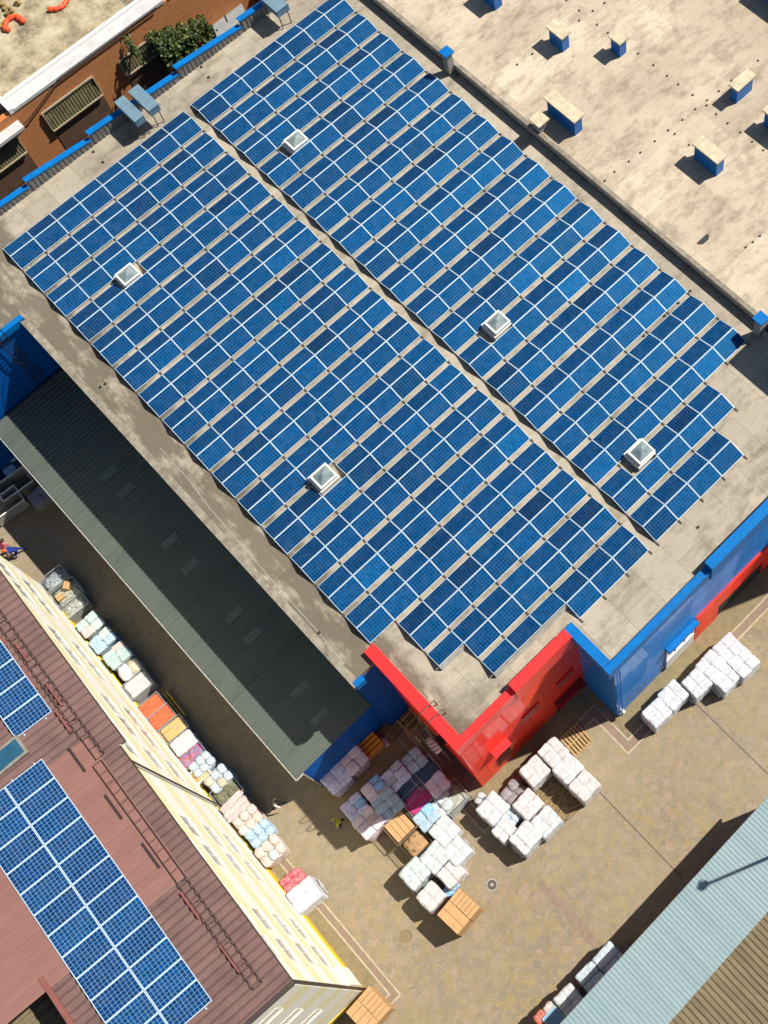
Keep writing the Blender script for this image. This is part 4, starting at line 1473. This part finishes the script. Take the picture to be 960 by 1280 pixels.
GM = 'sack pallets in the shade of the red wall'
L6 = [
    # x, y, h, w, d, rz, palette, nx, ny, label
    (88, 228, 1.55, 1.5, 1.35, 0, ['lavender', 'mauve', 'lavender'], 2, 2, 'lavender sack pallet nearest the corner of the deep blue wall'),
    (178, 125, 1.6, 1.4, 1.35, 0, ['mauve', 'lavender', 'pale_blue'], 2, 2, 'lavender and pale blue sack pallet beside the orange tubes'),
    (192, 390, 1.6, 1.3, 1.3, 0, ['lavender', 'blue_sack', 'lavender'], 2, 3, 'lavender sack pallet closest to the worker in the yellow vest'),
    (265, 472, 1.75, 1.5, 1.35, 0, ['mauve', 'pink', 'mauve'], 2, 3, 'pinkish mauve sack pallet on the sunny edge of the shade'),
    (303, 292, 1.7, 1.35, 1.3, 0, ['mauve', 'pink', 'blue_sack'], 2, 3, 'untidy pink and blue sack pallet with loose sacks on top'),
    (368, 372, 1.75, 1.5, 1.45, 0, ['pale_blue', 'blue_sack', 'lavender'], 2, 3, 'blue sack pallet between the loose pink sacks and the cardboard crate'),
    (412, 222, 1.7, 1.5, 1.3, 0, ['lavender', 'white_blue', 'lavender'], 2, 3, 'pale lavender sack pallet next to the dark navy crates'),
    (515, 132, 1.6, 1.2, 1.2, 0, ['pale_blue', 'white_blue', 'navy'], 2, 2, 'white and dark blue sack pallet deepest in the shade under the red wall'),
    (640, 262, 1.6, 1.25, 1.1, 0, ['mauve', 'lavender', 'lavender'], 2, 2, 'mauve and lavender sack pallet between magenta crate and red wall'),
    (580, 442, 1.55, 1.3, 1.1, 0, ['pale_blue', 'blue_sack', 'white_blue'], 2, 2, 'pale blue sack pallet below the magenta crate'),
    (675, 515, 1.75, 1.45, 1.45, .1, ['white', 'white_blue', 'white'], 2, 2, 'white wrapped pallet with black marks in the middle of the yard row'),
    (745, 628, 1.7, 1.4, 1.35, 0, ['white', 'white_green', 'white'], 2, 2, 'white wrapped pallet at the open yard side right of the greenish one'),
    (625, 662, 1.75, 1.5, 1.4, 0, ['white_green', 'white'], 2, 3, 'greenish white wrapped pallet between cardboard crate and white pallet'),
    (515, 748, 1.75, 1.5, 1.4, 0, ['white_green', 'pale_blue', 'white_green'], 2, 3, 'pale greenish sack pallet on a bare wooden pallet with long shadow'),
    (715, 748, 1.6, 1.4, 1.2, .1, ['white_pink', 'white'], 2, 2, 'pinkish white sack pallet above the small blue printed sacks'),
    (603, 875, 1.7, 1.35, 1.3, .1, ['white_pink', 'white', 'lavender'], 2, 2, 'white pinkish wrapped pallet beside the tan cardboard boxes'),
]
for x, y, h, w, d, rz, pl, nx, ny, lab in L6:
    load(T(c6, x, y, h), lab, pl, h, w, d, rz, nx, ny, GM, .07)
# soft round bag
load(T(c6, 655, 385, 1.3), 'crumpled white green plastic bag load between mauve sacks and wrapped pallet', ['white_green', 'white'], 1.3, 1.35, 1.2, .2, 2, 2, GM, .1, bag=True)
# printed sacks on the ground pallet
load(T(c6, 712, 828, .7), 'low pile of blue and white printed sacks on a wooden pallet', ['blue_sack', 'white_blue'], .7, .95, .6, .1, 2, 1, None, .04, name='sack_pile', cat='sacks')
# crates in the middle
for x, y, lab, mat, m2 in ((570, 198, 'wire crate of dark blue film nearest the red wall', 'navy', 'dark blue film pressed into the wire crate nearest the red wall'),
                           (487, 290, 'wire crate of navy film between lavender sacks and magenta crate', 'navy', 'navy film filling the wire crate left of the magenta one'),
                           (530, 345, 'wire crate with silver rim full of magenta film', 'magenta', 'magenta film filling the silver rimmed crate')):
    p = T(c6, x, y, 1.5)
    crate(p, lab, 1.55, 1.15, 1.55, 0, 'grey_metal', 'wire crates in the shade')
    flat_bundle(p, 'film_bundle', m2, mat, 1.46, 1.06, .14, 1.47, 0)
p = T(c6, 720, 330, 1.3)
crate(p, 'grey wire crate half full with clear film beside the foot of the red corner', 1.5, 1.3, 1.3, 0, 'grey_metal')
heap(p, 'clear_film', 'clear film lying in the grey crate near the red corner', 'clear', 1.3, 1.1, .14, .9, 0, 5, 'scrap', ['clear', 'silver'])
q = p + Vector((-.25, .45, 0))
load(q, 'small white sack bundle standing in the grey wire crate', ['white_pink', 'lavender'], 1.35, .5, .5, .2, 2, 2, None, .04, pallet=False, name='sack_bundle', cat='sacks')
bpy.data.objects[-1] if False else None
p = T(c6, 432, 490, 1.5)
crate(p, 'wooden framed crate of flattened tan cardboard beside pink sacks', 1.45, 1.45, 1.5, 0, 'old_wood')
cd = thing('cardboard_bale', 'tan cardboard sheets stacked neatly in the wooden framed crate', 'cardboard', (p.x, p.y, .14), 0)
for i in range(4):
    mb = MB(); mb.box(-.62 + i * .31, -.62 + i * .31 + .29, -.6, .6, 0, 1.2 + .03 * (i % 2)); mb.build('cardboard_sheet', M['card'], cd)
p = T(c6, 520, 582, 1.4)
crate(p, 'wire crate of torn cardboard pieces in front of the greenish white pallet', 1.4, 1.2, 1.4, 0, 'iron')
heap(p, 'cardboard_scrap', 'torn brown cardboard pieces heaped in the wire crate', 'card_scrap', 1.2, 1.0, .14, 1.2, 0, 14, 'cardboard')
# amber tubes on a pallet
p = T(c6, 270, 48, 1.2)
t = thing('tube_pallet', 'pallet of bright orange tubes lying against the deep blue wall', 'pallet load', (p.x, p.y, 0), 0)
put(PAL, 'pallet', t, (0, 0, 0), (0, 0, 0), (1.25, 1.0, 1))
mb, m = stack_mesh(1.25, 1.05, .136, 1.0, S['amber_film'], 3.3, soft=9); mb.build('lower_layer', m, t, smooth=True)
for i in range(4):
    mb = MB(); mb.tube([(-.6, -.42 + .28 * i, 1.08), (.6, -.42 + .28 * i, 1.08)], .13, 0, 10); mb.build('tube', M['amber'], t)
# timber in the corner under the fire ladder
for px, py, lab, rz in ((486, 912, 'empty wooden pallets stacked in the dark corner beside the orange tubes', .1), (512, 892, 'empty wooden pallets stacked against the dark red wall corner', .0)):
    p = at(px, py, .6)
    t = thing('pallet_stack', lab, 'pallets', (p.x, p.y, 0), rz)
    for k in range(4):
        put(PAL, 'pallet', t, (LR.uniform(-.04, .04), LR.uniform(-.04, .04), .14 * k), (0, 0, LR.uniform(-.05, .05)), (1, .9, 1), M['old_wood'])
p = at(524, 914, .5)
t = thing('timber_frame', 'yellowish timber frame leaning by the wall below the fire ladder', 'frame', (p.x, p.y, 0), .05)
mb = MB()
for x in (-.5, .5):
    mb.tube([(x, -1.1, .05), (x * .9, 1.1, 1.6)], .05, 0, 4)
mb.build('side_rail', M['wood'], t)
for k in range(6):
    f = (k + .5) / 6
    mb = MB(); mb.tube([(-.5 + .05 * f, -1.1 + 2.2 * f, .05 + 1.55 * f), (.5 - .05 * f, -1.1 + 2.2 * f, .05 + 1.55 * f)], .04, 0, 4); mb.build('rung', M['wood'], t)
p = at(484, 925, .3)
load(p, 'small mauve sack heap alone in the dark corner', ['mauve', 'lavender'], .6, .8, .6, .2, 2, 1, None, .06, pallet=False, name='sack_pile', cat='sacks', bag=True)
# tan cartons
cartons(T(c6, 755, 955, 2.2), 'tan cardboard carton stack on a pallet alone in the sunny yard', 1.75, 1.5, 2.2, .08, [(0, .55, 0, 1), (.55, 1, 0, .34), (.55, 1, .34, .67), (.55, 1, .67, 1)])
cartons(at(460, 1263, 2.0), 'tan cardboard carton stack by the corner of the yellow building', 1.7, 1.6, 2.0, .05, [(0, .5, 0, .5), (0, .5, .5, 1), (.5, 1, 0, .33), (.5, 1, .33, .66), (.5, 1, .66, 1)])

GW = 'white wrapped pallets by the red wall'
L7 = [
    (533, 285, 1.75, 1.5, 1.4, ['white_pink', 'white'], 2, 3, 'pinkish white wrapped pallet nearest the slatted wooden pallet'),
    (423, 400, 1.75, 1.5, 1.4, ['white_pink', 'white'], 2, 2, 'pinkish white wrapped pallet between grey film heap and red wall'),
    (383, 602, 1.75, 1.5, 1.4, ['white_pink', 'white'], 2, 2, 'white wrapped pallet with a brown spot in the centre of its top'),
    (622, 385, 1.75, 1.55, 1.35, ['white', 'white_blue', 'white'], 2, 3, 'white wrapped pallet with bluish tears beside the one with an open top'),
    (722, 488, 1.75, 1.5, 1.4, ['white_pink', 'white', 'white'], 2, 2, 'white wrapped pallet with torn open top at the drain line'),
    (490, 705, 1.75, 1.55, 1.35, ['white', 'white_blue'], 2, 3, 'clean white wrapped pallet at the right end of the lower row'),
    (368, 800, 1.75, 1.6, 1.45, ['white', 'white_green'], 3, 2, 'white wrapped pallet lowest in the group by the red wall'),
    (172, 625, 1.75, 1.6, 1.5, ['white', 'white_green', 'white'], 2, 2, 'large white wrapped pallet with small bags on its far corner'),
    (238, 755, 1.5, 1.2, 1.1, ['white', 'white_blue'], 2, 2, 'low lumpy white pallet between two larger white ones'),
]
for x, y, h, w, d, pl, nx, ny, lab in L7:
    load(T(c7, x, y, h), lab, pl, h, w, d, 0, nx, ny, GW, .045)
load(T(c7, 285, 678, 1.35), 'blue and white printed sacks wedged between white wrapped pallets', ['white_blue', 'blue_sack', 'white_blue'], 1.35, 1.1, .9, 0, 2, 2, None, .05, name='sack_pile', cat='sacks')
load(T(c7, 300, 530, 1.0), 'dark grey film heap low between the white pallets', ['grey'], 1.0, 1.4, 1.2, .1, 2, 2, None, .1, name='film_heap', cat='film', bag=True)
load(T(c7, 115, 572, 1.5), 'small loose white bags piled at the corner of the large white pallet', ['white', 'white_pink'], 1.5, .7, .9, .4, 2, 2, None, .1, pallet=False, name='bag_pile', cat='bags', bag=True)
p = at(*c7(672, 212), .14)
t = thing('wooden_pallet', 'empty slatted wooden pallet flat on the paving by the blue block', 'pallet', (p.x, p.y, 0), -.04)
mb = MB()
for y in (-.66, 0, .66):
    mb.box(-.68, .68, y - .05, y + .05, 0, .1)
mb.build('bearer', M['wood'], t)
for i in range(7):
    mb = MB(); x = -.68 + i * .205; mb.box(x, x + .13, -.72, .72, .102, .135); mb.build('slat', M['wood'], t)

GB = 'white cube pallets in front of the blue wall'
L4 = [
    (543, 752, 1.6, 1.5, 1.35, 'white cube pallet at the left end of the row by the blue wall'),
    (605, 685, 1.6, 1.5, 1.4, 'white cube pallet with torn lower film, second from the blue corner'),
    (693, 640, 1.75, 1.45, 1.45, 'white cube pallet at the bend of the row by the blue wall'),
    (747, 573, 1.75, 1.55, 1.45, 'white cube pallet between the bend and the far end, along the blue wall'),
    (812, 510, 1.75, 1.6, 1.45, 'white cube pallet standing farthest up beneath the red band'),
    (797, 617, 1.7, 1.5, 1.5, 'white cube pallet standing out in front, casting the widest shadow'),
    (868, 562, 1.75, 1.6, 1.5, 'white cube pallet at the right end with loose film hanging'),
]
for x, y, h, w, d, lab in L4:
    load(T(c4, x, y, h), lab, ['white', 'white'], h, w, d, 0, 2, 2, GB, .02)

# lower right, by the shed
LS = [(695, 405, 1.9, 1.45, 1.4, ['white_blue', 'white'], 1, 3, 'white wrapped pallet farthest right along the pale blue shed'),
      (535, 560, 1.8, 1.3, 1.3, ['white_blue', 'white_blue'], 1, 2, 'smooth bluish wrapped pallet in the middle by the pale blue shed'),
      (355, 765, 1.9, 1.35, 1.45, ['white', 'white_blue'], 2, 3, 'white wrapped pallet with dark marks by the pale blue shed')]
for x, y, h, w, d, pl, nx, ny, lab in LS:
    load(T(cS, x, y, h), lab, pl, h, w, d, 0, nx, ny, 'wrapped pallets along the shed', .03)
p = T(cS, 195, 915, 1.6)
load(p, 'faded red wrapped pallet at the bottom edge by the shed', ['red_blue', 'salmon'], 1.6, 1.35, 1.35, 0, 2, 1, None, .02)
t = thing('dark_panel', 'small dark blue panel lying on the faded red pallet', 'panel', (p.x + .12, p.y - .1, 1.66), 0)
mb = MB(); mb.box(-.42, .42, -.36, .36, 0, .03); mb.build('panel_glass', M['cell_big'], t)
mb = MB(); mb.box(-.46, .46, -.40, -.362, -.01, .05); mb.box(-.46, .46, .362, .40, -.01, .05); mb.box(-.46, -.422, -.36, .36, -.01, .05); mb.box(.422, .46, -.36, .36, -.01, .05); mb.build('panel_frame', M['alu'], t)

# the long row along the yellow wall
GY = 'goods in a row along the yellow wall'
RZY = -.045
LY = [
    (cA, 476, 428, 1.5, 1.45, 1.15, ['teal', 'pink', 'white_green'], 2, 2, 'pink and green sack pallet after the wire crates along the yellow wall'),
    (cA, 546, 512, 1.4, 1.5, 1.05, ['pale_blue', 'white_green', 'pale_blue'], 2, 2, 'pale blue sack pallet along the yellow wall between pink green and teal'),
    (cA, 622, 592, 1.6, 1.5, 1.2, ['teal', 'pink', 'teal'], 2, 3, 'teal and pink sack pallet next to the ivory bag on the yellow wall'),
    (cB, 330, 425, 1.4, 1.5, 1.1, ['white_pink', 'ivory'], 2, 3, 'pinkish white sack pallet between amber bundle and teal pink crate'),
    (cB, 440, 550, 1.4, 1.45, 1.0, ['white_blue', 'white'], 3, 2, 'bluish white sack pallet behind the small amber box'),
    (cB, 540, 635, 1.6, 1.5, 1.2, ['white_blue', 'white_green', 'ivory'], 3, 2, 'white grey sack pallet above the olive scrap crate'),
    (cB, 640, 808, 1.5, 1.5, 1.15, ['pink', 'mauve'], 1, 3, 'flat pink bale pallet right below the olive scrap crate'),
    (cB, 712, 882, 1.6, 1.55, 1.2, ['salmon', 'white_pink', 'ivory'], 3, 2, 'salmon sack pallet between the pink bale and the pale blue sacks'),
    (cB, 785, 962, 1.5, 1.55, 1.15, ['pale_blue', 'white_blue', 'white'], 3, 2, 'pale blue and white sack pallet by the worker in white'),
    (cB, 850, 1068, 1.5, 1.55, 1.3, ['salmon', 'white_pink', 'white_green'], 3, 2, 'salmon sack pallet at the end of the row before the gap'),
    (cC, 890, 818, 1.7, 1.75, 1.5, ['white', 'white'], 2, 2, 'big white wrapped pallet at the front end of the yellow wall'),
]
for cf, x, y, h, w, d, pl, nx, ny, lab in LY:
    load(T(cf, x, y, h), lab, pl, h, w, d, RZY, nx, ny, GY, .07, bag=(nx == 3))
load(T(cA, 690, 665, 1.4), 'round ivory plastic bag load between teal sacks and red film crate', ['ivory', 'white'], 1.4, 1.4, 1.0, RZY, 2, 1, GY, .06, bag=True)
load(T(cC, 838, 752, 1.0), 'crumpled red film load beside the big white pallet', ['red_film', 'red_film'], 1.0, 1.4, .85, RZY, 2, 2, None, .08, bag=True)


def crate_with(cf, x, y, h, w, d, lab, name, m2lab, mat, kind='heap', frame='grey_metal', lm=None):
    p = T(cf, x, y, h)
    crate(p, lab, w, d, h, RZY, frame, 'wire crates along the yellow wall')
    if kind == 'heap':
        heap(p, name, m2lab, mat, w * .88, d * .86, .14, h - .1, RZY, 10, 'scrap', lm)
    else:
        flat_bundle(p, name, m2lab, mat, w * .92, d * .9, .14, h - .08, RZY, 3)
    return p


crate_with(cA, 285, 185, 1.3, 1.5, 1.0, 'wire crate of silver scrap at the far end of the yellow wall row', 'silver_scrap', 'silver and dark scrap filling the farthest wire crate', 'silver')
p = crate_with(cA, 352, 258, 1.3, 1.6, 1.2, 'wire crate holding two cardboard boxes beside the silver scrap', 'film_scrap', 'crumpled film beneath two cardboard boxes in the crate', 'clear', lm=['clear', 'ivory'])
for dx, dy, lab in ((.3, .25, 'small open tan cardboard box on the film, nearer the shaded yard'), (-.4, -.05, 'small open tan cardboard box on the film, nearer the yellow wall')):
    t = thing('cardboard_box', lab, 'box', (p.x + dx, p.y + dy, 1.2), .3 + dx)
    mb = MB(); mb.box(-.22, .22, -.18, .18, 0, .34); o = mb.build('box_body', M['card'], t)
    mb = MB(); mb.box(-.2, .2, -.03, .03, .342, .346); mb.build('tape', M['card_tape'], o)
crate_with(cA, 392, 325, 1.2, 1.5, 1.0, 'wire crate of clear crumpled bags before the first sack pallet', 'clear_bags', 'clear crumpled bags in the wire crate before the first sack pallet', 'clear', lm=['clear', 'clear', 'white_green'])
crate_with(cA, 735, 748, 1.3, 1.5, 1.1, 'wire crate of white film with red edging after the ivory bag', 'red_edged_film', 'white film with red edging in the crate after the ivory bag', 'white_pink', 'flat', lm=None)
crate_with(cB, 137, 205, 1.2, 1.45, .95, 'crate of bright orange sheet, the one nearer the red edged film', 'orange_sheet_bundle', 'bright orange sheet in the crate nearer the red edged film', 'orange_film', 'flat')
crate_with(cB, 198, 272, 1.2, 1.45, .95, 'crate of bright orange sheet, the one nearer the amber bundle', 'orange_sheet_bundle', 'bright orange sheet in the crate nearer the amber bundle', 'orange_film', 'flat')
crate_with(cB, 273, 340, 1.2, 1.45, .95, 'crate of amber sheet next to the bright orange crates', 'amber_sheet_bundle', 'amber sheet with pale folds in the crate after the orange ones', 'amber_film', 'flat')
crate_with(cB, 378, 497, 1.25, 1.5, .95, 'wire crate of teal and pink scrap along the yellow wall', 'coloured_scrap', 'teal and magenta scrap heaped in its wire crate', 'teal_pink', lm=['teal_pink', 'teal_pink', 'red_film'])
crate_with(cB, 588, 718, 1.4, 1.55, 1.1, 'wire crate of dark olive scrap along the yellow wall', 'olive_scrap', 'dark olive scrap heaped in the wire crate', 'olive')
p = T(cB, 430, 610, 1.2)
t = thing('amber_box', 'small white rimmed box of amber film by the yellow plinth', 'box', (p.x, p.y, 0), RZY)
mb = MB()
for a in ((-.5, .5, -.42, -.36), (-.5, .5, .36, .42), (-.5, -.44, -.358, .358), (.44, .5, -.358, .358)):
    mb.box(*a, .02, 1.2)
mb.build('box_side', M['white'], t)
mb, m = stack_mesh(.84, .68, .02, 1.08, S['amber_film'], 2.2, soft=10, amp=.02); mb.build('amber_film', m, t, smooth=True)
# yellow trestle by the orange crates
p = T(cB, 265, 205, .5)
t = thing('yellow_trestle', 'yellow painted slatted trestle lying beside the orange crates', 'trestle', (p.x, p.y, 0), RZY)
for i in range(4):
    mb = MB(); mb.box(-.36 + .19 * i, -.36 + .19 * i + .08, -.95, .95, .5, .56); mb.build('slat', M['yellow_paint'], t)
for y in (-.85, .85):
    for x in (-.34, .26):
        mb = MB(); mb.box(x, x + .06, y - .03, y + .03, 0, .498); mb.build('leg', M['yellow_paint'], t)

# dim crates at the left edge
c5 = crop(0, 380, 3.7625)
for x, y, lab, fm in ((62, 845, 'pale framed open crate at the left edge, the one nearer the canopy', 'white'), (20, 935, 'pale framed open crate at the left edge, the one in the sun line', 'white')):
    p = at(*c5(x, y), 1.2)
    t = thing('open_bin', lab, 'bin', (p.x, p.y, 0), -.08)
    mb = MB()
    w, d, h = 2.1, 1.25, 1.2
    for a in ((-w / 2, w / 2, -d / 2, -d / 2 + .06), (-w / 2, w / 2, d / 2 - .06, d / 2), (-w / 2, -w / 2 + .06, -d / 2 + .06, d / 2 - .06), (w / 2 - .06, w / 2, -d / 2 + .06, d / 2 - .06)):
        mb.box(*a, .08, h)
    mb.box(-w / 2 + .06, w / 2 - .06, -d / 2 + .06, d / 2 - .06, .08, .14)
    mb.build('bin_body', M['flash'], t)
    mb = MB(); mb.tube([(-w / 2, -d / 2, h), (w / 2, -d / 2, h), (w / 2, d / 2, h), (-w / 2, d / 2, h), (-w / 2, -d / 2, h)], .05, 0, 6); mb.build('rim', M[fm], t)
    b2 = thing('scrap_layer', 'brown scrap in the bottom of ' + ('the bin nearer the canopy' if x > 40 else 'the bin in the sun line'), 'scrap', (p.x, p.y, .15), -.08)
    for i in range(6):
        put(LR.choice(BAGS), 'lump', b2, (-.75 + .3 * i, LR.uniform(-.3, .3), .12), (0, 0, LR.random() * 3), (.5, .45, .3), S['olive'])
for px, py, pl, lab in ((14, 578, ['navy', 'blue_sack'], 'dark blue pallet load in the shade at the left edge'), (50, 618, ['grey', 'olive'], 'dim grey brown pallet load under the canopy edge'), (2, 560, ['olive', 'grey'], 'dim olive pallet load at the left edge beside the blue one')):
    load(at(px, py, 1.2), lab, pl, 1.2, 1.5, 1.1, 0, 2, 2, None, .08)


# ------------------------------------------------------------------ people
def cloth(name, c):
    return simple(name, c, tuple(v * .7 for v in c), 8, .85)


def person(p, label, heading, shirt, trousers, hair, lean=0.0, stride=.25, arms=.3, reach=0.0):
    H = 1.75
    hip = Vector((0, 0, .93))
    R = Matrix.Rotation(lean, 3, 'Y')           # lean towards +x (forward)
    J = {'pelvis': hip, 'waist': hip + R @ Vector((0, 0, .18)), 'chest': hip + R @ Vector((0, 0, .42)), 'neck': hip + R @ Vector((.01, 0, .56)),
         'headb': hip + R @ Vector((.03, 0, .64)), 'heada': hip + R @ Vector((.045, 0, .74)), 'headt': hip + R @ Vector((.02, 0, .83))}
    rad = {'pelvis': (.16, .12), 'waist': (.15, .11), 'chest': (.18, .12), 'neck': (.055, .055), 'headb': (.075, .08), 'heada': (.085, .10), 'headt': (.05, .06)}
    E = [('pelvis', 'waist', 'shirt'), ('waist', 'chest', 'shirt'), ('chest', 'neck', 'shirt'), ('neck', 'headb', 'skin'), ('headb', 'heada', 'skin'), ('heada', 'headt', 'skin')]
    for s, sg in (('l', 1), ('r', -1)):
        st = stride * sg
        J['hip' + s] = hip + Vector((0, .09 * sg, -.04)); J['knee' + s] = Vector((st * .55 + .05, .10 * sg, .50)); J['ankle' + s] = Vector((st - .02, .11 * sg, .09)); J['toe' + s] = Vector((st + .17, .12 * sg, .04))
        J['sh' + s] = hip + R @ Vector((0, .19 * sg, .50))
        el = hip + R @ Vector((.05 + arms * .3 - st * .3, .25 * sg, .24))
        J['el' + s] = el
        wr = el + Vector((.12 + reach * .2, -.02 * sg, -.22 + arms * .2))
        J['wr' + s] = wr
        J['palm' + s] = wr + Vector((.03, 0, -.08))
        rad.update({'hip' + s: (.10, .10), 'knee' + s: (.065, .065), 'ankle' + s: (.045, .045), 'toe' + s: (.04, .035), 'sh' + s: (.07, .07), 'el' + s: (.048, .048), 'wr' + s: (.032, .032), 'palm' + s: (.036, .022)})
        E += [('pelvis', 'hip' + s, 'tr'), ('hip' + s, 'knee' + s, 'tr'), ('knee' + s, 'ankle' + s, 'tr'), ('ankle' + s, 'toe' + s, 'shoe'), ('chest', 'sh' + s, 'shirt'), ('sh' + s, 'el' + s, 'shirt'), ('el' + s, 'wr' + s, 'skin'), ('wr' + s, 'palm' + s, 'skin')]
        for k, (dx, dy, ln) in enumerate(((.03, 0, .075), (.01, 0, .085), (-.01, 0, .08), (-.03, 0, .06), (.04, -.02 * sg, .03))):
            nm = f'f{k}{s}'
            J[nm] = J['palm' + s] + Vector((dx * 1.3 + .012, dy, -ln))
            rad[nm] = (.009, .009)
            E.append(('palm' + s, nm, 'skin'))
    names = list(J)
    me = bpy.data.meshes.new('body')
    me.from_pydata([tuple(J[n]) for n in names], [(names.index(a), names.index(b_)) for a, b_, _ in E], [])
    o = bpy.data.objects.new('body', me)
    COL.objects.link(o)
    sk = o.modifiers.new('skin', 'SKIN')
    for i, n in enumerate(names):
        v = me.skin_vertices[0].data[i]
        v.radius = rad[n]
        v.use_root = n == 'pelvis'
    o.modifiers.new('sub', 'SUBSURF').levels = 1
    dg = bpy.context.evaluated_depsgraph_get()
    nm = bpy.data.meshes.new_from_object(o.evaluated_get(dg))
    bpy.data.objects.remove(o)
    mats = {'shirt': 0, 'tr': 1, 'skin': 2, 'shoe': 3}
    for m in (shirt, trousers, M['skin'], M['black']):
        nm.materials.append(m)
    segs = [(J[a], J[b_], mats[k]) for a, b_, k in E]
    for q in nm.polygons:
        c = q.center
        best = 9
        for a, b_, k in segs:
            d = b_ - a
            t_ = max(0, min(1, (c - a).dot(d) / d.length_squared))
            dd = (c - a - d * t_).length
            if dd < best:
                best, q.material_index = dd, k
        q.use_smooth = True
    t = thing('person', label, 'person', (p.x, p.y, 0), heading)
    body = bpy.data.objects.new('body', nm)
    COL.objects.link(body); body.parent = t
    # hair cap
    hc = J['heada'] + R @ Vector((-.015, 0, .03))
    bm = bmesh.new()
    bmesh.ops.create_uvsphere(bm, u_segments=14, v_segments=10, radius=.112)
    for v in bm.verts:
        if v.co.z < -.02 and v.co.x > -.02:
            v.co *= .82
    hm = bpy.data.meshes.new('hair'); bm.to_mesh(hm); bm.free()
    hm.materials.append(hair)
    for q in hm.polygons: q.use_smooth = True
    h = bpy.data.objects.new('hair', hm); COL.objects.link(h); h.parent = t; h.location = hc; h.rotation_euler = (0, lean, 0)
    # face: nose, eyes, mouth
    fm = MB(); n0 = J['heada'] + R @ Vector((.095, 0, -.01)); fm.tube([n0 + R @ Vector((-.01, 0, .03)), n0 + R @ Vector((.02, 0, -.015))], [.008, .014], 0, 5); fm.build('nose', M['skin'], t)
    for sg in (1, -1):
        em = MB(); q = J['heada'] + R @ Vector((.088, .034 * sg, .02)); em.tube([q, q + R @ Vector((.012, 0, 0))], .011, 0, 6); em.build('eye', M['black'], t)
    return t


dk = cloth('dark_cloth', (.03, .03, .035))
person(at(343, 1005, 1.0), 'person in white shirt and dark trousers walking beside the sack row', R_(-35), cloth('white_cloth', (.72, .70, .66)), dk, M['dark_brown'], .25, .32, .4)
person(at(424, 1026, 1.0), 'person in dark clothes and yellow vest standing in the shade', R_(170), cloth('hi_vis_yellow', (.62, .66, .04)), cloth('navy_cloth', (.02, .03, .06)), M['dark_brown'], .3, .15, .4)
person(at(3, 686, 1.0), 'person in pink top at the left edge beside the one in blue', R_(20), cloth('pink_cloth', (.60, .10, .14)), cloth('pale_cloth', (.45, .36, .30)), M['dark_brown'], .5, .2, .6, .6)
person(at(19, 686, 1.0), 'person in blue overalls bending over at the left edge', R_(165), cloth('blue_cloth', (.012, .03, .22)), cloth('blue_cloth_2', (.01, .03, .26)), M['orange'], .75, .35, .6, .8)
